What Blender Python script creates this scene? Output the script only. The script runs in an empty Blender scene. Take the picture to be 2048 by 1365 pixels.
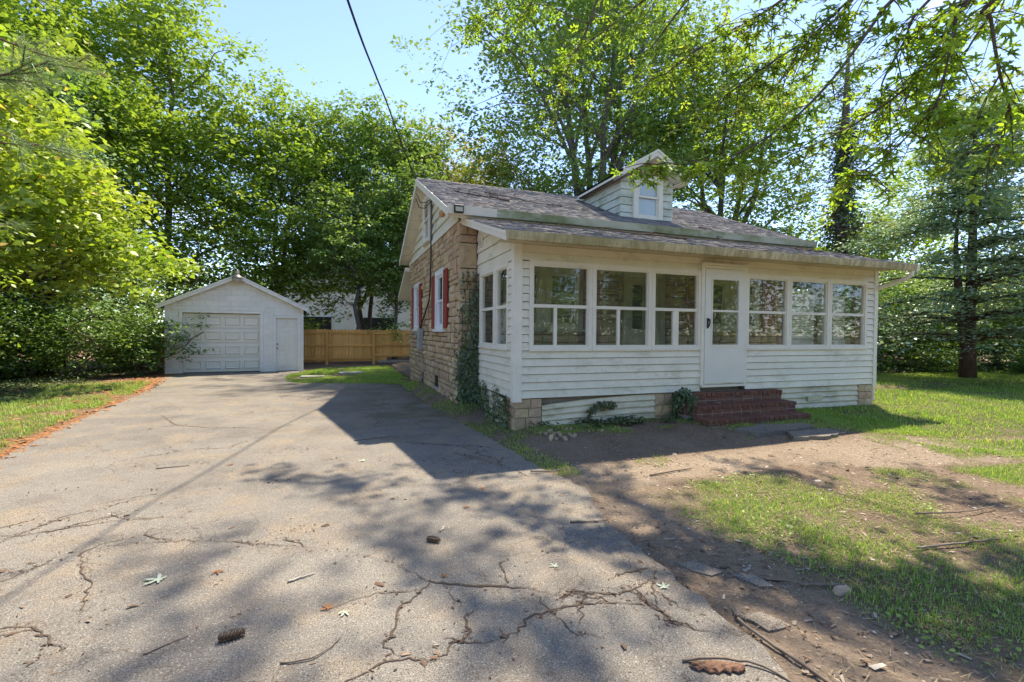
import bpy, bmesh, math, random
import numpy as np
from mathutils import Vector, Matrix, Euler
R=math.radians
scene=bpy.context.scene
COL=scene.collection
# ------------------------------------------------------------------ camera
cd=bpy.data.cameras.new('camera'); cam=bpy.data.objects.new('camera',cd); COL.objects.link(cam)
cd.sensor_width=36; cd.lens=16.70; cd.clip_start=.05; cd.clip_end=3000
def cam_axes(yaw,pitch,roll):
    f=np.array([math.sin(yaw)*math.cos(pitch),math.cos(yaw)*math.cos(pitch),math.sin(pitch)])
    r=np.array([math.cos(yaw),-math.sin(yaw),0.]); u=np.cross(r,f); c,s=math.cos(roll),math.sin(roll)
    return c*r+s*u,-s*r+c*u,f
_r,_u,_f=cam_axes(.34596,-.019,.00855)
cam.matrix_world=Matrix([[_r[0],_u[0],-_f[0],0],[_r[1],_u[1],-_f[1],0],[_r[2],_u[2],-_f[2],1.55],[0,0,0,1]])
scene.camera=cam
# ------------------------------------------------------------------ world, sun, exposure
SUN=Vector((.41,.38,1)).normalized()
w=bpy.data.worlds.new('World'); scene.world=w; w.use_nodes=True
nt=w.node_tree; nt.nodes.clear()
N=nt.nodes.new; LK=nt.links.new
out=N('ShaderNodeOutputWorld'); bg=N('ShaderNodeBackground'); sky=N('ShaderNodeTexSky')
sky.sky_type='NISHITA'; sky.sun_disc=False; sky.sun_elevation=math.asin(SUN.z); sky.sun_rotation=math.atan2(SUN.x,SUN.y)
sky.air_density=.7; sky.dust_density=.1; sky.ozone_density=6; sky.altitude=100
tc=N('ShaderNodeTexCoord'); mp=N('ShaderNodeMapping'); mp.inputs['Scale'].default_value=(1,1,2.6); mp.inputs['Location'].default_value=(.35,.9,.2)
nz=N('ShaderNodeTexNoise'); nz.inputs['Scale'].default_value=2.1; nz.inputs['Detail'].default_value=8; nz.inputs['Roughness'].default_value=.62
cr=N('ShaderNodeValToRGB'); cr.color_ramp.elements[0].position=.60; cr.color_ramp.elements[1].position=.80
mx=N('ShaderNodeMixRGB'); mx.inputs[2].default_value=(6.5,6.7,7.0,1)
ml=N('ShaderNodeMath'); ml.operation='MULTIPLY'; ml.inputs[1].default_value=.75
LK(tc.outputs['Generated'],mp.inputs['Vector']); LK(mp.outputs[0],nz.inputs['Vector']); LK(nz.outputs[0],cr.inputs[0]); LK(cr.outputs[0],ml.inputs[0]); LK(ml.outputs[0],mx.inputs[0])
LK(sky.outputs[0],mx.inputs[1]); tn=N('ShaderNodeMixRGB'); tn.blend_type='MULTIPLY'; tn.inputs[0].default_value=1; tn.inputs[2].default_value=(1,.83,.74,1); LK(mx.outputs[0],tn.inputs[1]); LK(tn.outputs[0],bg.inputs[0]); LK(bg.outputs[0],out.inputs[0])
bg.inputs['Strength'].default_value=.15
sd=bpy.data.lights.new('sun','SUN'); sun=bpy.data.objects.new('sun',sd); COL.objects.link(sun)
sd.energy=2.6; sd.angle=R(.9); sd.color=(1,.89,.70)
sun.rotation_euler=SUN.to_track_quat('Z','Y').to_euler()
vs=scene.view_settings; vs.view_transform='Standard'; vs.look='None'; vs.gamma=1; vs.use_curve_mapping=False; vs.exposure=2.0
scene.cycles.max_bounces=6; scene.cycles.transparent_max_bounces=10; scene.cycles.diffuse_bounces=3; scene.cycles.transmission_bounces=4
scene.cycles.use_adaptive_sampling=True; scene.cycles.adaptive_threshold=.012
scene.cycles.use_denoising=True
scene.cycles.sample_clamp_indirect=6
# ------------------------------------------------------------------ node helpers
class NT:
    def __init__(s,name):
        s.m=bpy.data.materials.new(name); s.m.use_nodes=True; s.t=s.m.node_tree; s.t.nodes.clear()
        s.out=s.t.nodes.new('ShaderNodeOutputMaterial'); s._c=None
    def n(s,t,**k):
        x=s.t.nodes.new(t)
        for a,b in k.items(): setattr(x,a,b)
        return x
    def l(s,a,b): s.t.links.new(a,b)
    def coord(s,kind='Object'):
        if s._c is None: s._c=s.n('ShaderNodeTexCoord')
        return s._c.outputs[kind]
    def pos(s):
        return s.n('ShaderNodeNewGeometry').outputs['Position']
    def map(s,v,scale=(1,1,1),loc=(0,0,0)):
        x=s.n('ShaderNodeMapping'); x.inputs['Scale'].default_value=scale; x.inputs['Location'].default_value=loc; s.l(v,x.inputs[0]); return x.outputs[0]
    def noise(s,scale,detail=4,rough=.55,v=None,dist=0):
        x=s.n('ShaderNodeTexNoise'); x.inputs['Scale'].default_value=scale; x.inputs['Detail'].default_value=detail; x.inputs['Roughness'].default_value=rough; x.inputs['Distortion'].default_value=dist
        if v is not None: s.l(v,x.inputs['Vector'])
        return x.outputs[0]
    def vor(s,scale,v=None,feature='F1'):
        x=s.n('ShaderNodeTexVoronoi',feature=feature); x.inputs['Scale'].default_value=scale
        if v is not None: s.l(v,x.inputs['Vector'])
        return x.outputs[0]
    def ramp(s,f,stops):
        x=s.n('ShaderNodeValToRGB'); e=x.color_ramp.elements
        while len(e)<len(stops): e.new(.5)
        for i,(p,c) in enumerate(stops):
            e[i].position=p; e[i].color=(c,c,c,1) if isinstance(c,(int,float)) else (*c,1)
        s.l(f,x.inputs[0]); return x.outputs[0]
    def mix(s,f,a,b,mode='MIX'):
        x=s.n('ShaderNodeMixRGB',blend_type=mode)
        for i,v in ((0,f),(1,a),(2,b)):
            if isinstance(v,(int,float)): x.inputs[i].default_value=v if i==0 else (v,v,v,1)
            elif isinstance(v,tuple): x.inputs[i].default_value=(*v,1)
            else: s.l(v,x.inputs[i])
        return x.outputs[0]
    def math(s,op,a,b=0.):
        x=s.n('ShaderNodeMath',operation=op)
        for i,v in ((0,a),(1,b)):
            if isinstance(v,(int,float)): x.inputs[i].default_value=v
            else: s.l(v,x.inputs[i])
        return x.outputs[0]
    def rand(s): return s.n('ShaderNodeObjectInfo').outputs['Random']
    def attr(s,name): return s.n('ShaderNodeAttribute',attribute_name=name).outputs['Fac']
    def bump(s,h,st=.4,d=.01,nrm=None):
        x=s.n('ShaderNodeBump'); x.inputs['Strength'].default_value=st; x.inputs['Distance'].default_value=d; s.l(h,x.inputs['Height'])
        if nrm is not None: s.l(nrm,x.inputs['Normal'])
        return x.outputs[0]
    def bsdf(s,col,rough=.7,nrm=None,spec=.35,metal=0.):
        p=s.n('ShaderNodeBsdfPrincipled')
        for k,v in (('Base Color',col),('Roughness',rough),('Metallic',metal),('Specular IOR Level',spec)):
            i=p.inputs[k]
            if isinstance(v,tuple): i.default_value=(*v,1)
            elif isinstance(v,(int,float)): i.default_value=v
            else: s.l(v,i)
        if nrm is not None: s.l(nrm,p.inputs['Normal'])
        s.l(p.outputs[0],s.out.inputs[0]); return p
def simple(name,c1,c2,scale=6,rough=.6,rnd=.0,bump=.15,bd=.004,stain=None,spec=.3,metal=0,stretch=(1,1,1)):
    t=NT(name); v=t.map(t.pos(),stretch)
    col=t.mix(t.ramp(t.noise(scale,6,.6,v),[(.35,0.),(.68,1.)]),c1,c2)
    if rnd: col=t.mix(t.math('MULTIPLY',t.rand(),rnd),col,tuple(x*.45 for x in c1))
    if stain:
        sc,thr,scol,amt=stain
        f=t.math('MULTIPLY',t.ramp(t.noise(sc,7,.65,t.map(t.pos(),(1,1,.45))),[(thr,0.),(thr+.16,1.)]),amt); col=t.mix(f,col,scol)
    nb=t.bump(t.noise(scale*14,5,.6,v),bump,bd) if bump else None
    t.bsdf(col,rough,nb,spec,metal); return t.m
LB=2.8   # a leaf returns half of this and passes the other half
def leafmat(name,stops,trans=.45,tcol=(.9,1.0,.35),gloss=.03):
    t=NT(name); r=t.attr('rnd'); stops=[(p,tuple(min(.72,c*LB) for c in q)) for p,q in stops]; col=t.ramp(r,stops)
    col=t.mix(t.ramp(t.noise(.45,3,.5,t.pos()),[(.35,0.),(.65,.45)]),col,t.mix(.5,col,stops[-1][1]))
    d=t.n('ShaderNodeBsdfDiffuse'); tr=t.n('ShaderNodeBsdfTranslucent'); g=t.n('ShaderNodeBsdfGlossy'); g.inputs['Roughness'].default_value=.42; g.inputs['Color'].default_value=(.9,.95,1,1)
    t.l(col,d.inputs[0]); t.l(t.mix(1.,col,tcol,'MULTIPLY'),tr.inputs[0])
    # leaves pass about twice the light their upper face returns when lit from behind
    m=t.n('ShaderNodeMixShader'); m.inputs[0].default_value=trans; t.l(d.outputs[0],m.inputs[1]); t.l(tr.outputs[0],m.inputs[2])
    m2=t.n('ShaderNodeMixShader'); m2.inputs[0].default_value=gloss; t.l(m.outputs[0],m2.inputs[1]); t.l(g.outputs[0],m2.inputs[2]); t.l(m2.outputs[0],t.out.inputs[0])
    return t.m
# ------------------------------------------------------------------ object helpers
WL={}
def tag(o,label=None,cat=None,group=None,kind=None):
    if label: o['label']=label
    if cat: o['category']=cat
    if group: o['group']=group
    if kind: o['kind']=kind
    return o
def link(o,parent=None,loc=(0,0,0)):
    COL.objects.link(o); WL[o.name]=Vector(loc); 
    if parent is not None: o.parent=parent; o.location=Vector(loc)-WL[parent.name]
    else: o.location=loc
    return o
def empty(name,loc,label,cat,group=None):
    o=bpy.data.objects.new(name,None); o.empty_display_size=.2; link(o,None,loc); return tag(o,label,cat,group)
def mesh_obj(name,me,mat,parent=None,loc=(0,0,0),rot=None,scale=None):
    if mat is not None and not me.materials: me.materials.append(mat)
    o=bpy.data.objects.new(name,me); link(o,parent,loc)
    if rot is not None: o.rotation_euler=rot
    if scale is not None: o.scale=scale
    return o
class MB:
    def __init__(s): s.v=[]; s.f=[]; s.mi=[]; s.cur=0
    def add(s,vs,fs):
        b=len(s.v); s.v.extend([tuple(map(float,x)) for x in vs]); s.f.extend([tuple(b+i for i in f) for f in fs]); s.mi.extend([s.cur]*len(fs)); return s
    def box(s,x0,x1,y0,y1,z0,z1):
        return s.add([(x0,y0,z0),(x1,y0,z0),(x1,y1,z0),(x0,y1,z0),(x0,y0,z1),(x1,y0,z1),(x1,y1,z1),(x0,y1,z1)],
              [(0,3,2,1),(4,5,6,7),(0,1,5,4),(1,2,6,5),(2,3,7,6),(3,0,4,7)])
    def prism(s,poly,axis,a,b):
        # poly in the two other axes (order XYZ minus axis), extruded along axis from a to b
        n=len(poly)
        def P(p,t):
            return {'X':(t,p[0],p[1]),'Y':(p[0],t,p[1]),'Z':(p[0],p[1],t)}[axis]
        vs=[P(p,a) for p in poly]+[P(p,b) for p in poly]
        return s.add(vs,[tuple(range(n-1,-1,-1)),tuple(range(n,2*n))]+[(i,(i+1)%n,n+(i+1)%n,n+i) for i in range(n)])
    def tube(s,pts,rad,sides=6,cap=True):
        pts=[Vector(p) for p in pts]; n=len(pts)
        if not hasattr(rad,'__len__'): rad=[rad]*n
        b=len(s.v); up=Vector((.13,.21,1)).normalized(); prev=None
        for i,p in enumerate(pts):
            d=(pts[min(i+1,n-1)]-pts[max(i-1,0)])
            d=d.normalized() if d.length>1e-9 else Vector((0,0,1))
            if prev is None:
                a=d.cross(up)
                if a.length<.05: a=d.cross(Vector((1,0,0)))
            else: a=prev-d*prev.dot(d)
            a.normalize(); prev=a; c=d.cross(a)
            for k in range(sides):
                t=2*math.pi*k/sides; q=p+(a*math.cos(t)+c*math.sin(t))*rad[i]; s.v.append((q.x,q.y,q.z))
        for i in range(n-1):
            for k in range(sides):
                k2=(k+1)%sides; s.f.append((b+i*sides+k,b+i*sides+k2,b+(i+1)*sides+k2,b+(i+1)*sides+k)); s.mi.append(s.cur)
        if cap:
            s.f.append(tuple(b+k for k in range(sides-1,-1,-1))); s.f.append(tuple(b+(n-1)*sides+k for k in range(sides))); s.mi.extend([s.cur]*2)
        return s
    def mesh(s,name,smooth=False,recalc=True):
        me=bpy.data.meshes.new(name); me.from_pydata(s.v,[],s.f); me.update()
        if recalc:
            bm=bmesh.new(); bm.from_mesh(me); bmesh.ops.recalc_face_normals(bm,faces=bm.faces); bm.to_mesh(me); bm.free()
        if smooth: me.polygons.foreach_set('use_smooth',[True]*len(me.polygons))
        if any(s.mi): me.polygons.foreach_set('material_index',s.mi)
        return me
    def build(s,name,mat,parent=None,loc=None,smooth=False,bevel=0,recalc=True):
        # vertices are given in world space; the object's origin is put at loc (default: the parent's place)
        L=Vector(loc) if loc is not None else (WL[parent.name] if parent is not None else Vector((0,0,0)))
        s.v=[(x-L.x,y-L.y,z-L.z) for x,y,z in s.v]
        me=s.mesh(name,smooth,recalc)
        if bevel:
            bm=bmesh.new(); bm.from_mesh(me); bmesh.ops.bevel(bm,geom=bm.edges[:],offset=bevel,segments=1,affect='EDGES',profile=.5); bm.to_mesh(me); bm.free()
        for m in (mat if isinstance(mat,(list,tuple)) else [mat]): me.materials.append(m)
        return mesh_obj(name,me,None,parent,L)
def box(name,mat,parent,x0,x1,y0,y1,z0,z1,bevel=0.004):
    return MB().box(x0,x1,y0,y1,z0,z1).build(name,mat,parent,loc=((x0+x1)/2,(y0+y1)/2,(z0+z1)/2) if parent is None else None,bevel=bevel)
_CB={}
def cbox(name,mat,parent,c,dim,rot=None,bv=.006,jit=0.,rng=None):
    # one chamfered block, mesh shared between blocks of the same size
    key=(round(dim[0],3),round(dim[1],3),round(dim[2],3),mat.name,bv)
    me=_CB.get(key)
    if me is None:
        b=MB().box(-dim[0]/2,dim[0]/2,-dim[1]/2,dim[1]/2,-dim[2]/2,dim[2]/2); me=b.mesh(name)
        bm=bmesh.new(); bm.from_mesh(me); bmesh.ops.bevel(bm,geom=bm.edges[:],offset=bv,segments=1,affect='EDGES',profile=.5); bm.to_mesh(me); bm.free()
        me.materials.append(mat); _CB[key]=me
    return mesh_obj(name,me,None,parent,c,rot)
def np_mesh(name,V,loops,starts,mat,rnd=None,smooth=False):
    me=bpy.data.meshes.new(name); V=np.asarray(V,np.float32)
    me.vertices.add(len(V)); me.vertices.foreach_set('co',V.ravel())
    me.loops.add(len(loops)); me.loops.foreach_set('vertex_index',np.asarray(loops,np.int32).ravel())
    me.polygons.add(len(starts)); me.polygons.foreach_set('loop_start',np.asarray(starts,np.int32))
    if smooth: me.polygons.foreach_set('use_smooth',np.ones(len(starts),bool))
    me.update(calc_edges=True)
    if rnd is not None:
        a=me.attributes.new('rnd','FLOAT','FACE'); a.data.foreach_set('value',np.asarray(rnd,np.float32))
    if mat is not None: me.materials.append(mat)
    return me
def scatter_mesh(name,TV,TF,P,Rm,S,mat,rnd=None,smooth=False):
    """copies of a small template (TV verts, TF faces of equal corner count) at P with rotation matrices Rm and sizes S, one mesh"""
    TV=np.asarray(TV,float); n=len(P); k=len(TV); S=np.asarray(S,float)
    S=S[:,None,None] if S.ndim==1 else S[:,None,:]
    V=np.einsum('nij,nkj->nki',Rm,TV[None]*S)+P[:,None,:]
    TF=np.asarray(TF); L=(TF[None]+(np.arange(n)*k)[:,None,None]).reshape(-1); c=TF.shape[1]
    starts=np.arange(0,len(L),c)
    rn=None if rnd is None else np.repeat(rnd,len(TF))
    return np_mesh(name,V.reshape(-1,3),L,starts,mat,rn,smooth)
def frames(D,Nn):
    """rotation matrices whose local Y is D (leaf axis) and local Z close to Nn"""
    D=D/np.maximum(np.linalg.norm(D,axis=1,keepdims=True),1e-9)
    X=np.cross(D,Nn); X/=np.maximum(np.linalg.norm(X,axis=1,keepdims=True),1e-9); Z=np.cross(X,D)
    return np.stack([X,D,Z],axis=2)
def vnoise(x,y,scale,seed=0,octs=3):
    """value noise on arrays"""
    x=np.asarray(x,float);y=np.asarray(y,float); tot=np.zeros_like(x); amp=1;nrm=0
    rs=np.random.RandomState(seed); T=rs.rand(128,128)
    for o in range(octs):
        u=x/scale*(2**o)+17.3*o; v=y/scale*(2**o)+5.1*o; iu=np.floor(u).astype(int); iv=np.floor(v).astype(int); fu=u-iu; fv=v-iv
        fu=fu*fu*(3-2*fu); fv=fv*fv*(3-2*fv); g=lambda a,b: T[a%128,b%128]
        tot+=amp*((g(iu,iv)*(1-fu)+g(iu+1,iv)*fu)*(1-fv)+(g(iu,iv+1)*(1-fu)+g(iu+1,iv+1)*fu)*fv); nrm+=amp; amp*=.5
    return tot/nrm
def ss(a,b,x):
    t=np.clip((np.asarray(x,float)-a)/(b-a),0,1); return t*t*(3-2*t)
def inpoly(x,y,poly):
    x=np.asarray(x);y=np.asarray(y); c=np.zeros(x.shape,bool); n=len(poly)
    for i in range(n):
        x1,y1=poly[i];x2,y2=poly[(i+1)%n]
        c^=((y1>y)!=(y2>y))&(x<(x2-x1)*(y-y1)/((y2-y1) if abs(y2-y1)>1e-12 else 1e-12)+x1)
    return c
# ------------------------------------------------------------------ materials
def m_asphalt():
    t=NT('asphalt'); p=t.pos()
    base=t.mix(t.ramp(t.noise(.55,5,.6,p),[(.38,0.),(.66,1.)]),(.185,.168,.148),(.27,.245,.208))
    st=t.ramp(t.noise(1.7,6,.65,p),[(.48,0.),(.66,.75)]); base=t.mix(st,base,(.30,.235,.165))
    dk=t.ramp(t.noise(1.15,6,.7,t.map(p,(1,1,1),(7,3,0))),[(.50,0.),(.68,.6)]); base=t.mix(dk,base,(.125,.11,.10))
    sp=t.ramp(t.noise(150,2,.6,p),[(.36,0.),(.50,1.)]); base=t.mix(sp,(.075,.066,.058),base)
    lt=t.ramp(t.noise(115,2,.5,t.map(p,(1,1,1),(3,1,0))),[(.60,0.),(.68,.75)]); base=t.mix(lt,base,(.42,.39,.34))
    wv=t.n('ShaderNodeVectorMath',operation='ADD'); nv=t.n('ShaderNodeTexNoise'); nv.inputs['Scale'].default_value=3.; nv.inputs['Detail'].default_value=5; t.l(p,nv.inputs['Vector']); sv=t.n('ShaderNodeVectorMath',operation='SCALE'); sv.inputs['Scale'].default_value=.5; t.l(nv.outputs['Color'],sv.inputs[0]); t.l(p,wv.inputs[0]); t.l(sv.outputs[0],wv.inputs[1])
    ck=t.math('MULTIPLY',t.ramp(t.vor(1.9,wv.outputs[0],'DISTANCE_TO_EDGE'),[(.0,1.),(.010,0.)]),t.ramp(t.noise(.42,3,.5,t.map(p,(1,1,1),(1.3,5,0))),[(.44,0.),(.56,.75)])); base=t.mix(ck,base,(.07,.045,.03))
    ck2=t.math('MULTIPLY',t.ramp(t.vor(5.5,wv.outputs[0],'DISTANCE_TO_EDGE'),[(.0,1.),(.03,0.)]),t.ramp(t.noise(.6,3,.5,t.map(p,(1,1,1),(4.3,2,0))),[(.52,0.),(.64,.6)])); base=t.mix(ck2,base,(.09,.062,.042))
    # moss film on the part that never dries, a patch beside the house
    sx=t.n('ShaderNodeSeparateXYZ'); t.l(p,sx.inputs[0])
    mm=t.math('MULTIPLY',t.ramp(sx.outputs[0],[(.0,0.),(1.,1.)]),t.ramp(t.math('MULTIPLY',sx.outputs[1],.1),[(.66,0.),(.9,1.)]))
    ms=t.math('MULTIPLY',mm,t.ramp(t.noise(1.3,6,.65,p),[(.42,0.),(.62,.8)])); base=t.mix(ms,base,(.10,.10,.045))
    h=t.math('ADD',t.noise(90,4,.7,p),t.math('MULTIPLY',t.noise(7,4,.6,p),1.2))
    t.bsdf(base,.92,t.bump(h,.75,.008),.15); return t.m
def m_ground():
    t=NT('soil'); p=t.pos()
    soil=t.mix(t.ramp(t.noise(1.3,6,.65,p),[(.35,0.),(.68,1.)]),(.135,.092,.062),(.235,.172,.125))
    soil=t.mix(t.ramp(t.noise(38,5,.7,p),[(.42,0.),(.66,.7)]),soil,(.27,.215,.165))
    soil=t.mix(t.ramp(t.noise(65,3,.7,t.map(p,(1,1,1),(4,2,0))),[(.30,1.),(.44,0.)]),soil,(.045,.03,.022))
    gr=t.mix(t.ramp(t.noise(45,3,.6,p),[(.4,0.),(.6,1.)]),(.25,.19,.135),(.37,.305,.235))
    col=t.mix(t.attr('gravel'),soil,gr)
    col=t.mix(t.attr('litter'),col,t.mix(t.ramp(t.noise(30,4,.7,t.map(p,(1,.25,1))),[(.4,0.),(.6,1.)]),(.20,.075,.025),(.34,.17,.08)))
    lw=t.math('MULTIPLY',t.attr('lawn'),.7); col=t.mix(lw,col,t.mix(t.noise(12,4,.6,p),(.045,.062,.016),(.12,.10,.05)))
    h=t.math('ADD',t.noise(55,5,.75,p),t.math('MULTIPLY',t.noise(9,4,.6,p),2.))
    t.bsdf(col,.95,t.bump(h,.9,.02),.1); return t.m
def m_stone():
    t=NT('stone'); r=t.rand(); p=t.pos()
    c=t.ramp(r,[(0.,(.60,.46,.27)),(.25,(.48,.35,.20)),(.45,(.66,.53,.34)),(.62,(.44,.29,.195)),(.8,(.56,.41,.27)),(1.,(.40,.31,.185))])
    c=t.mix(t.ramp(t.noise(9,6,.65,p),[(.36,0.),(.68,.65)]),c,t.mix(.5,c,(.14,.09,.06)))
    c=t.mix(t.ramp(t.noise(2.3,5,.6,t.map(p,(1,1,1),(2,7,1))),[(.55,0.),(.75,.5)]),c,(.38,.30,.20))
    t.bsdf(c,.9,t.bump(t.noise(60,6,.7,p),.6,.008),.2); return t.m
def m_stone_mass():
    t=NT('stone_mass'); p=t.pos(); r=t.attr('rnd')
    c=t.ramp(r,[(0.,(.60,.46,.27)),(.25,(.48,.35,.20)),(.45,(.66,.53,.34)),(.62,(.44,.29,.195)),(.8,(.56,.41,.27)),(1.,(.40,.31,.185))])
    c=t.mix(t.ramp(t.noise(9,6,.65,p),[(.36,0.),(.68,.65)]),c,t.mix(.5,c,(.14,.09,.06)))
    t.bsdf(c,.9,t.bump(t.noise(60,6,.7,p),.6,.008),.2); return t.m
def m_siding(name,c=(.71,.695,.625),al=(.30,.30,.15),amt=.6,thr=.52,rough=.45):
    t=NT(name); p=t.pos()
    col=t.mix(t.ramp(t.noise(3,6,.6,p),[(.35,0.),(.7,1.)]),c,tuple(x*.90 for x in c))
    col=t.mix(t.math('MULTIPLY',t.rand(),.22),col,(.58,.56,.48))
    f=t.math('MULTIPLY',t.ramp(t.noise(1.4,8,.72,t.map(p,(1,1,2.2))),[(thr,0.),(thr+.2,1.)]),amt); col=t.mix(f,col,al)
    g=t.ramp(t.noise(26,6,.7,t.map(p,(1,1,.35))),[(.58,0.),(.72,.4)]); col=t.mix(g,col,(.36,.33,.24))
    t.bsdf(col,rough,t.bump(t.noise(5,3,.5,t.map(p,(.6,.6,3))),.12,.01),.3); return t.m
def m_shingle():
    t=NT('shingle'); p=t.pos(); r=t.attr('rnd')
    c=t.ramp(r,[(0.,(.15,.14,.14)),(.4,(.26,.24,.235)),(.75,(.36,.33,.315)),(1.,(.21,.20,.205))])
    c=t.mix(t.ramp(t.noise(130,2,.6,p),[(.40,0.),(.6,.8)]),t.mix(.5,c,(.05,.045,.045)),c)
    c=t.mix(t.ramp(t.noise(1.2,6,.65,p),[(.56,0.),(.74,.55)]),c,(.21,.165,.11))
    t.bsdf(c,.95,t.bump(t.noise(200,3,.6,p),.5,.004),.15); return t.m
def m_brick():
    t=NT('brick'); p=t.pos(); r=t.rand()
    c=t.ramp(r,[(0.,(.15,.068,.048)),(.35,(.20,.092,.062)),(.7,(.125,.06,.047)),(1.,(.19,.11,.085))])
    c=t.mix(t.ramp(t.noise(14,6,.65,p),[(.45,0.),(.75,.6)]),c,(.10,.055,.042))
    t.bsdf(c,.88,t.bump(t.noise(90,5,.7,p),.5,.005),.2); return t.m
def m_wood(name,c1,c2,rnd=.5,stretch=(9,9,.7)):
    t=NT(name); p=t.pos(); v=t.map(p,stretch)
    c=t.mix(t.ramp(t.noise(3,6,.65,v,1.5),[(.35,0.),(.68,1.)]),c1,c2)
    c=t.mix(t.math('MULTIPLY',t.rand(),rnd),c,tuple(x*.55 for x in c1))
    t.bsdf(c,.8,t.bump(t.noise(10,5,.6,v),.4,.005),.2); return t.m
def m_bark(name,c1=(.105,.085,.068),c2=(.19,.165,.14),sc=7):
    t=NT(name); p=t.pos(); v=t.map(p,(1,1,.28))
    n=t.noise(sc,7,.7,v,.6); c=t.mix(t.ramp(n,[(.36,0.),(.64,1.)]),c1,c2)
    c=t.mix(t.ramp(t.noise(1.6,5,.6,p),[(.55,0.),(.72,.5)]),c,(.10,.11,.055))
    t.bsdf(c,.95,t.bump(n,.9,.04),.1); return t.m
def m_glass():
    t=NT('window_glass'); tr=t.n('ShaderNodeBsdfTransparent'); tr.inputs[0].default_value=(.92,.94,.92,1)
    g=t.n('ShaderNodeBsdfGlossy'); g.inputs['Roughness'].default_value=.015; g.inputs['Color'].default_value=(1,1,1,1)
    p=t.pos(); t.l(t.bump(t.noise(1.3,2,.5,p),.012,.05),g.inputs['Normal'])
    f=t.n('ShaderNodeLayerWeight'); f.inputs['Blend'].default_value=.5
    m=t.n('ShaderNodeMixShader'); fr=t.math('ADD',t.math('MULTIPLY',t.math('POWER',f.outputs['Facing'],5.),.95),.045); t.l(fr,m.inputs[0]); t.l(tr.outputs[0],m.inputs[1]); t.l(g.outputs[0],m.inputs[2])
    d=t.n('ShaderNodeBsdfDiffuse'); d.inputs[0].default_value=(.5,.48,.42,1)      # dust and dried drops on the pane
    m2=t.n('ShaderNodeMixShader'); du=t.math('ADD',t.math('MULTIPLY',t.ramp(t.noise(28,6,.75,p),[(.60,0.),(.72,1.)]),.22),.03); t.l(du,m2.inputs[0]); t.l(m.outputs[0],m2.inputs[1]); t.l(d.outputs[0],m2.inputs[2])
    t.l(m2.outputs[0],t.out.inputs[0]); return t.m
def m_gutter():
    t=NT('stained_gutter'); p=t.pos(); c=t.mix(t.ramp(t.noise(2.5,6,.7,t.map(p,(4,1,1.2))),[(.40,0.),(.68,.8)]),(.62,.54,.33),(.16,.125,.06))
    c=t.mix(t.ramp(t.noise(1.1,5,.65,p),[(.45,0.),(.65,.7)]),c,(.30,.27,.12)); c=t.mix(t.ramp(t.noise(14,5,.7,t.map(p,(6,1,.6))),[(.55,0.),(.7,.6)]),c,(.09,.07,.04))
    t.bsdf(c,.7,t.bump(t.noise(14,5,.7,t.map(p,(6,1,.6))),.3,.006),.2); return t.m
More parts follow.
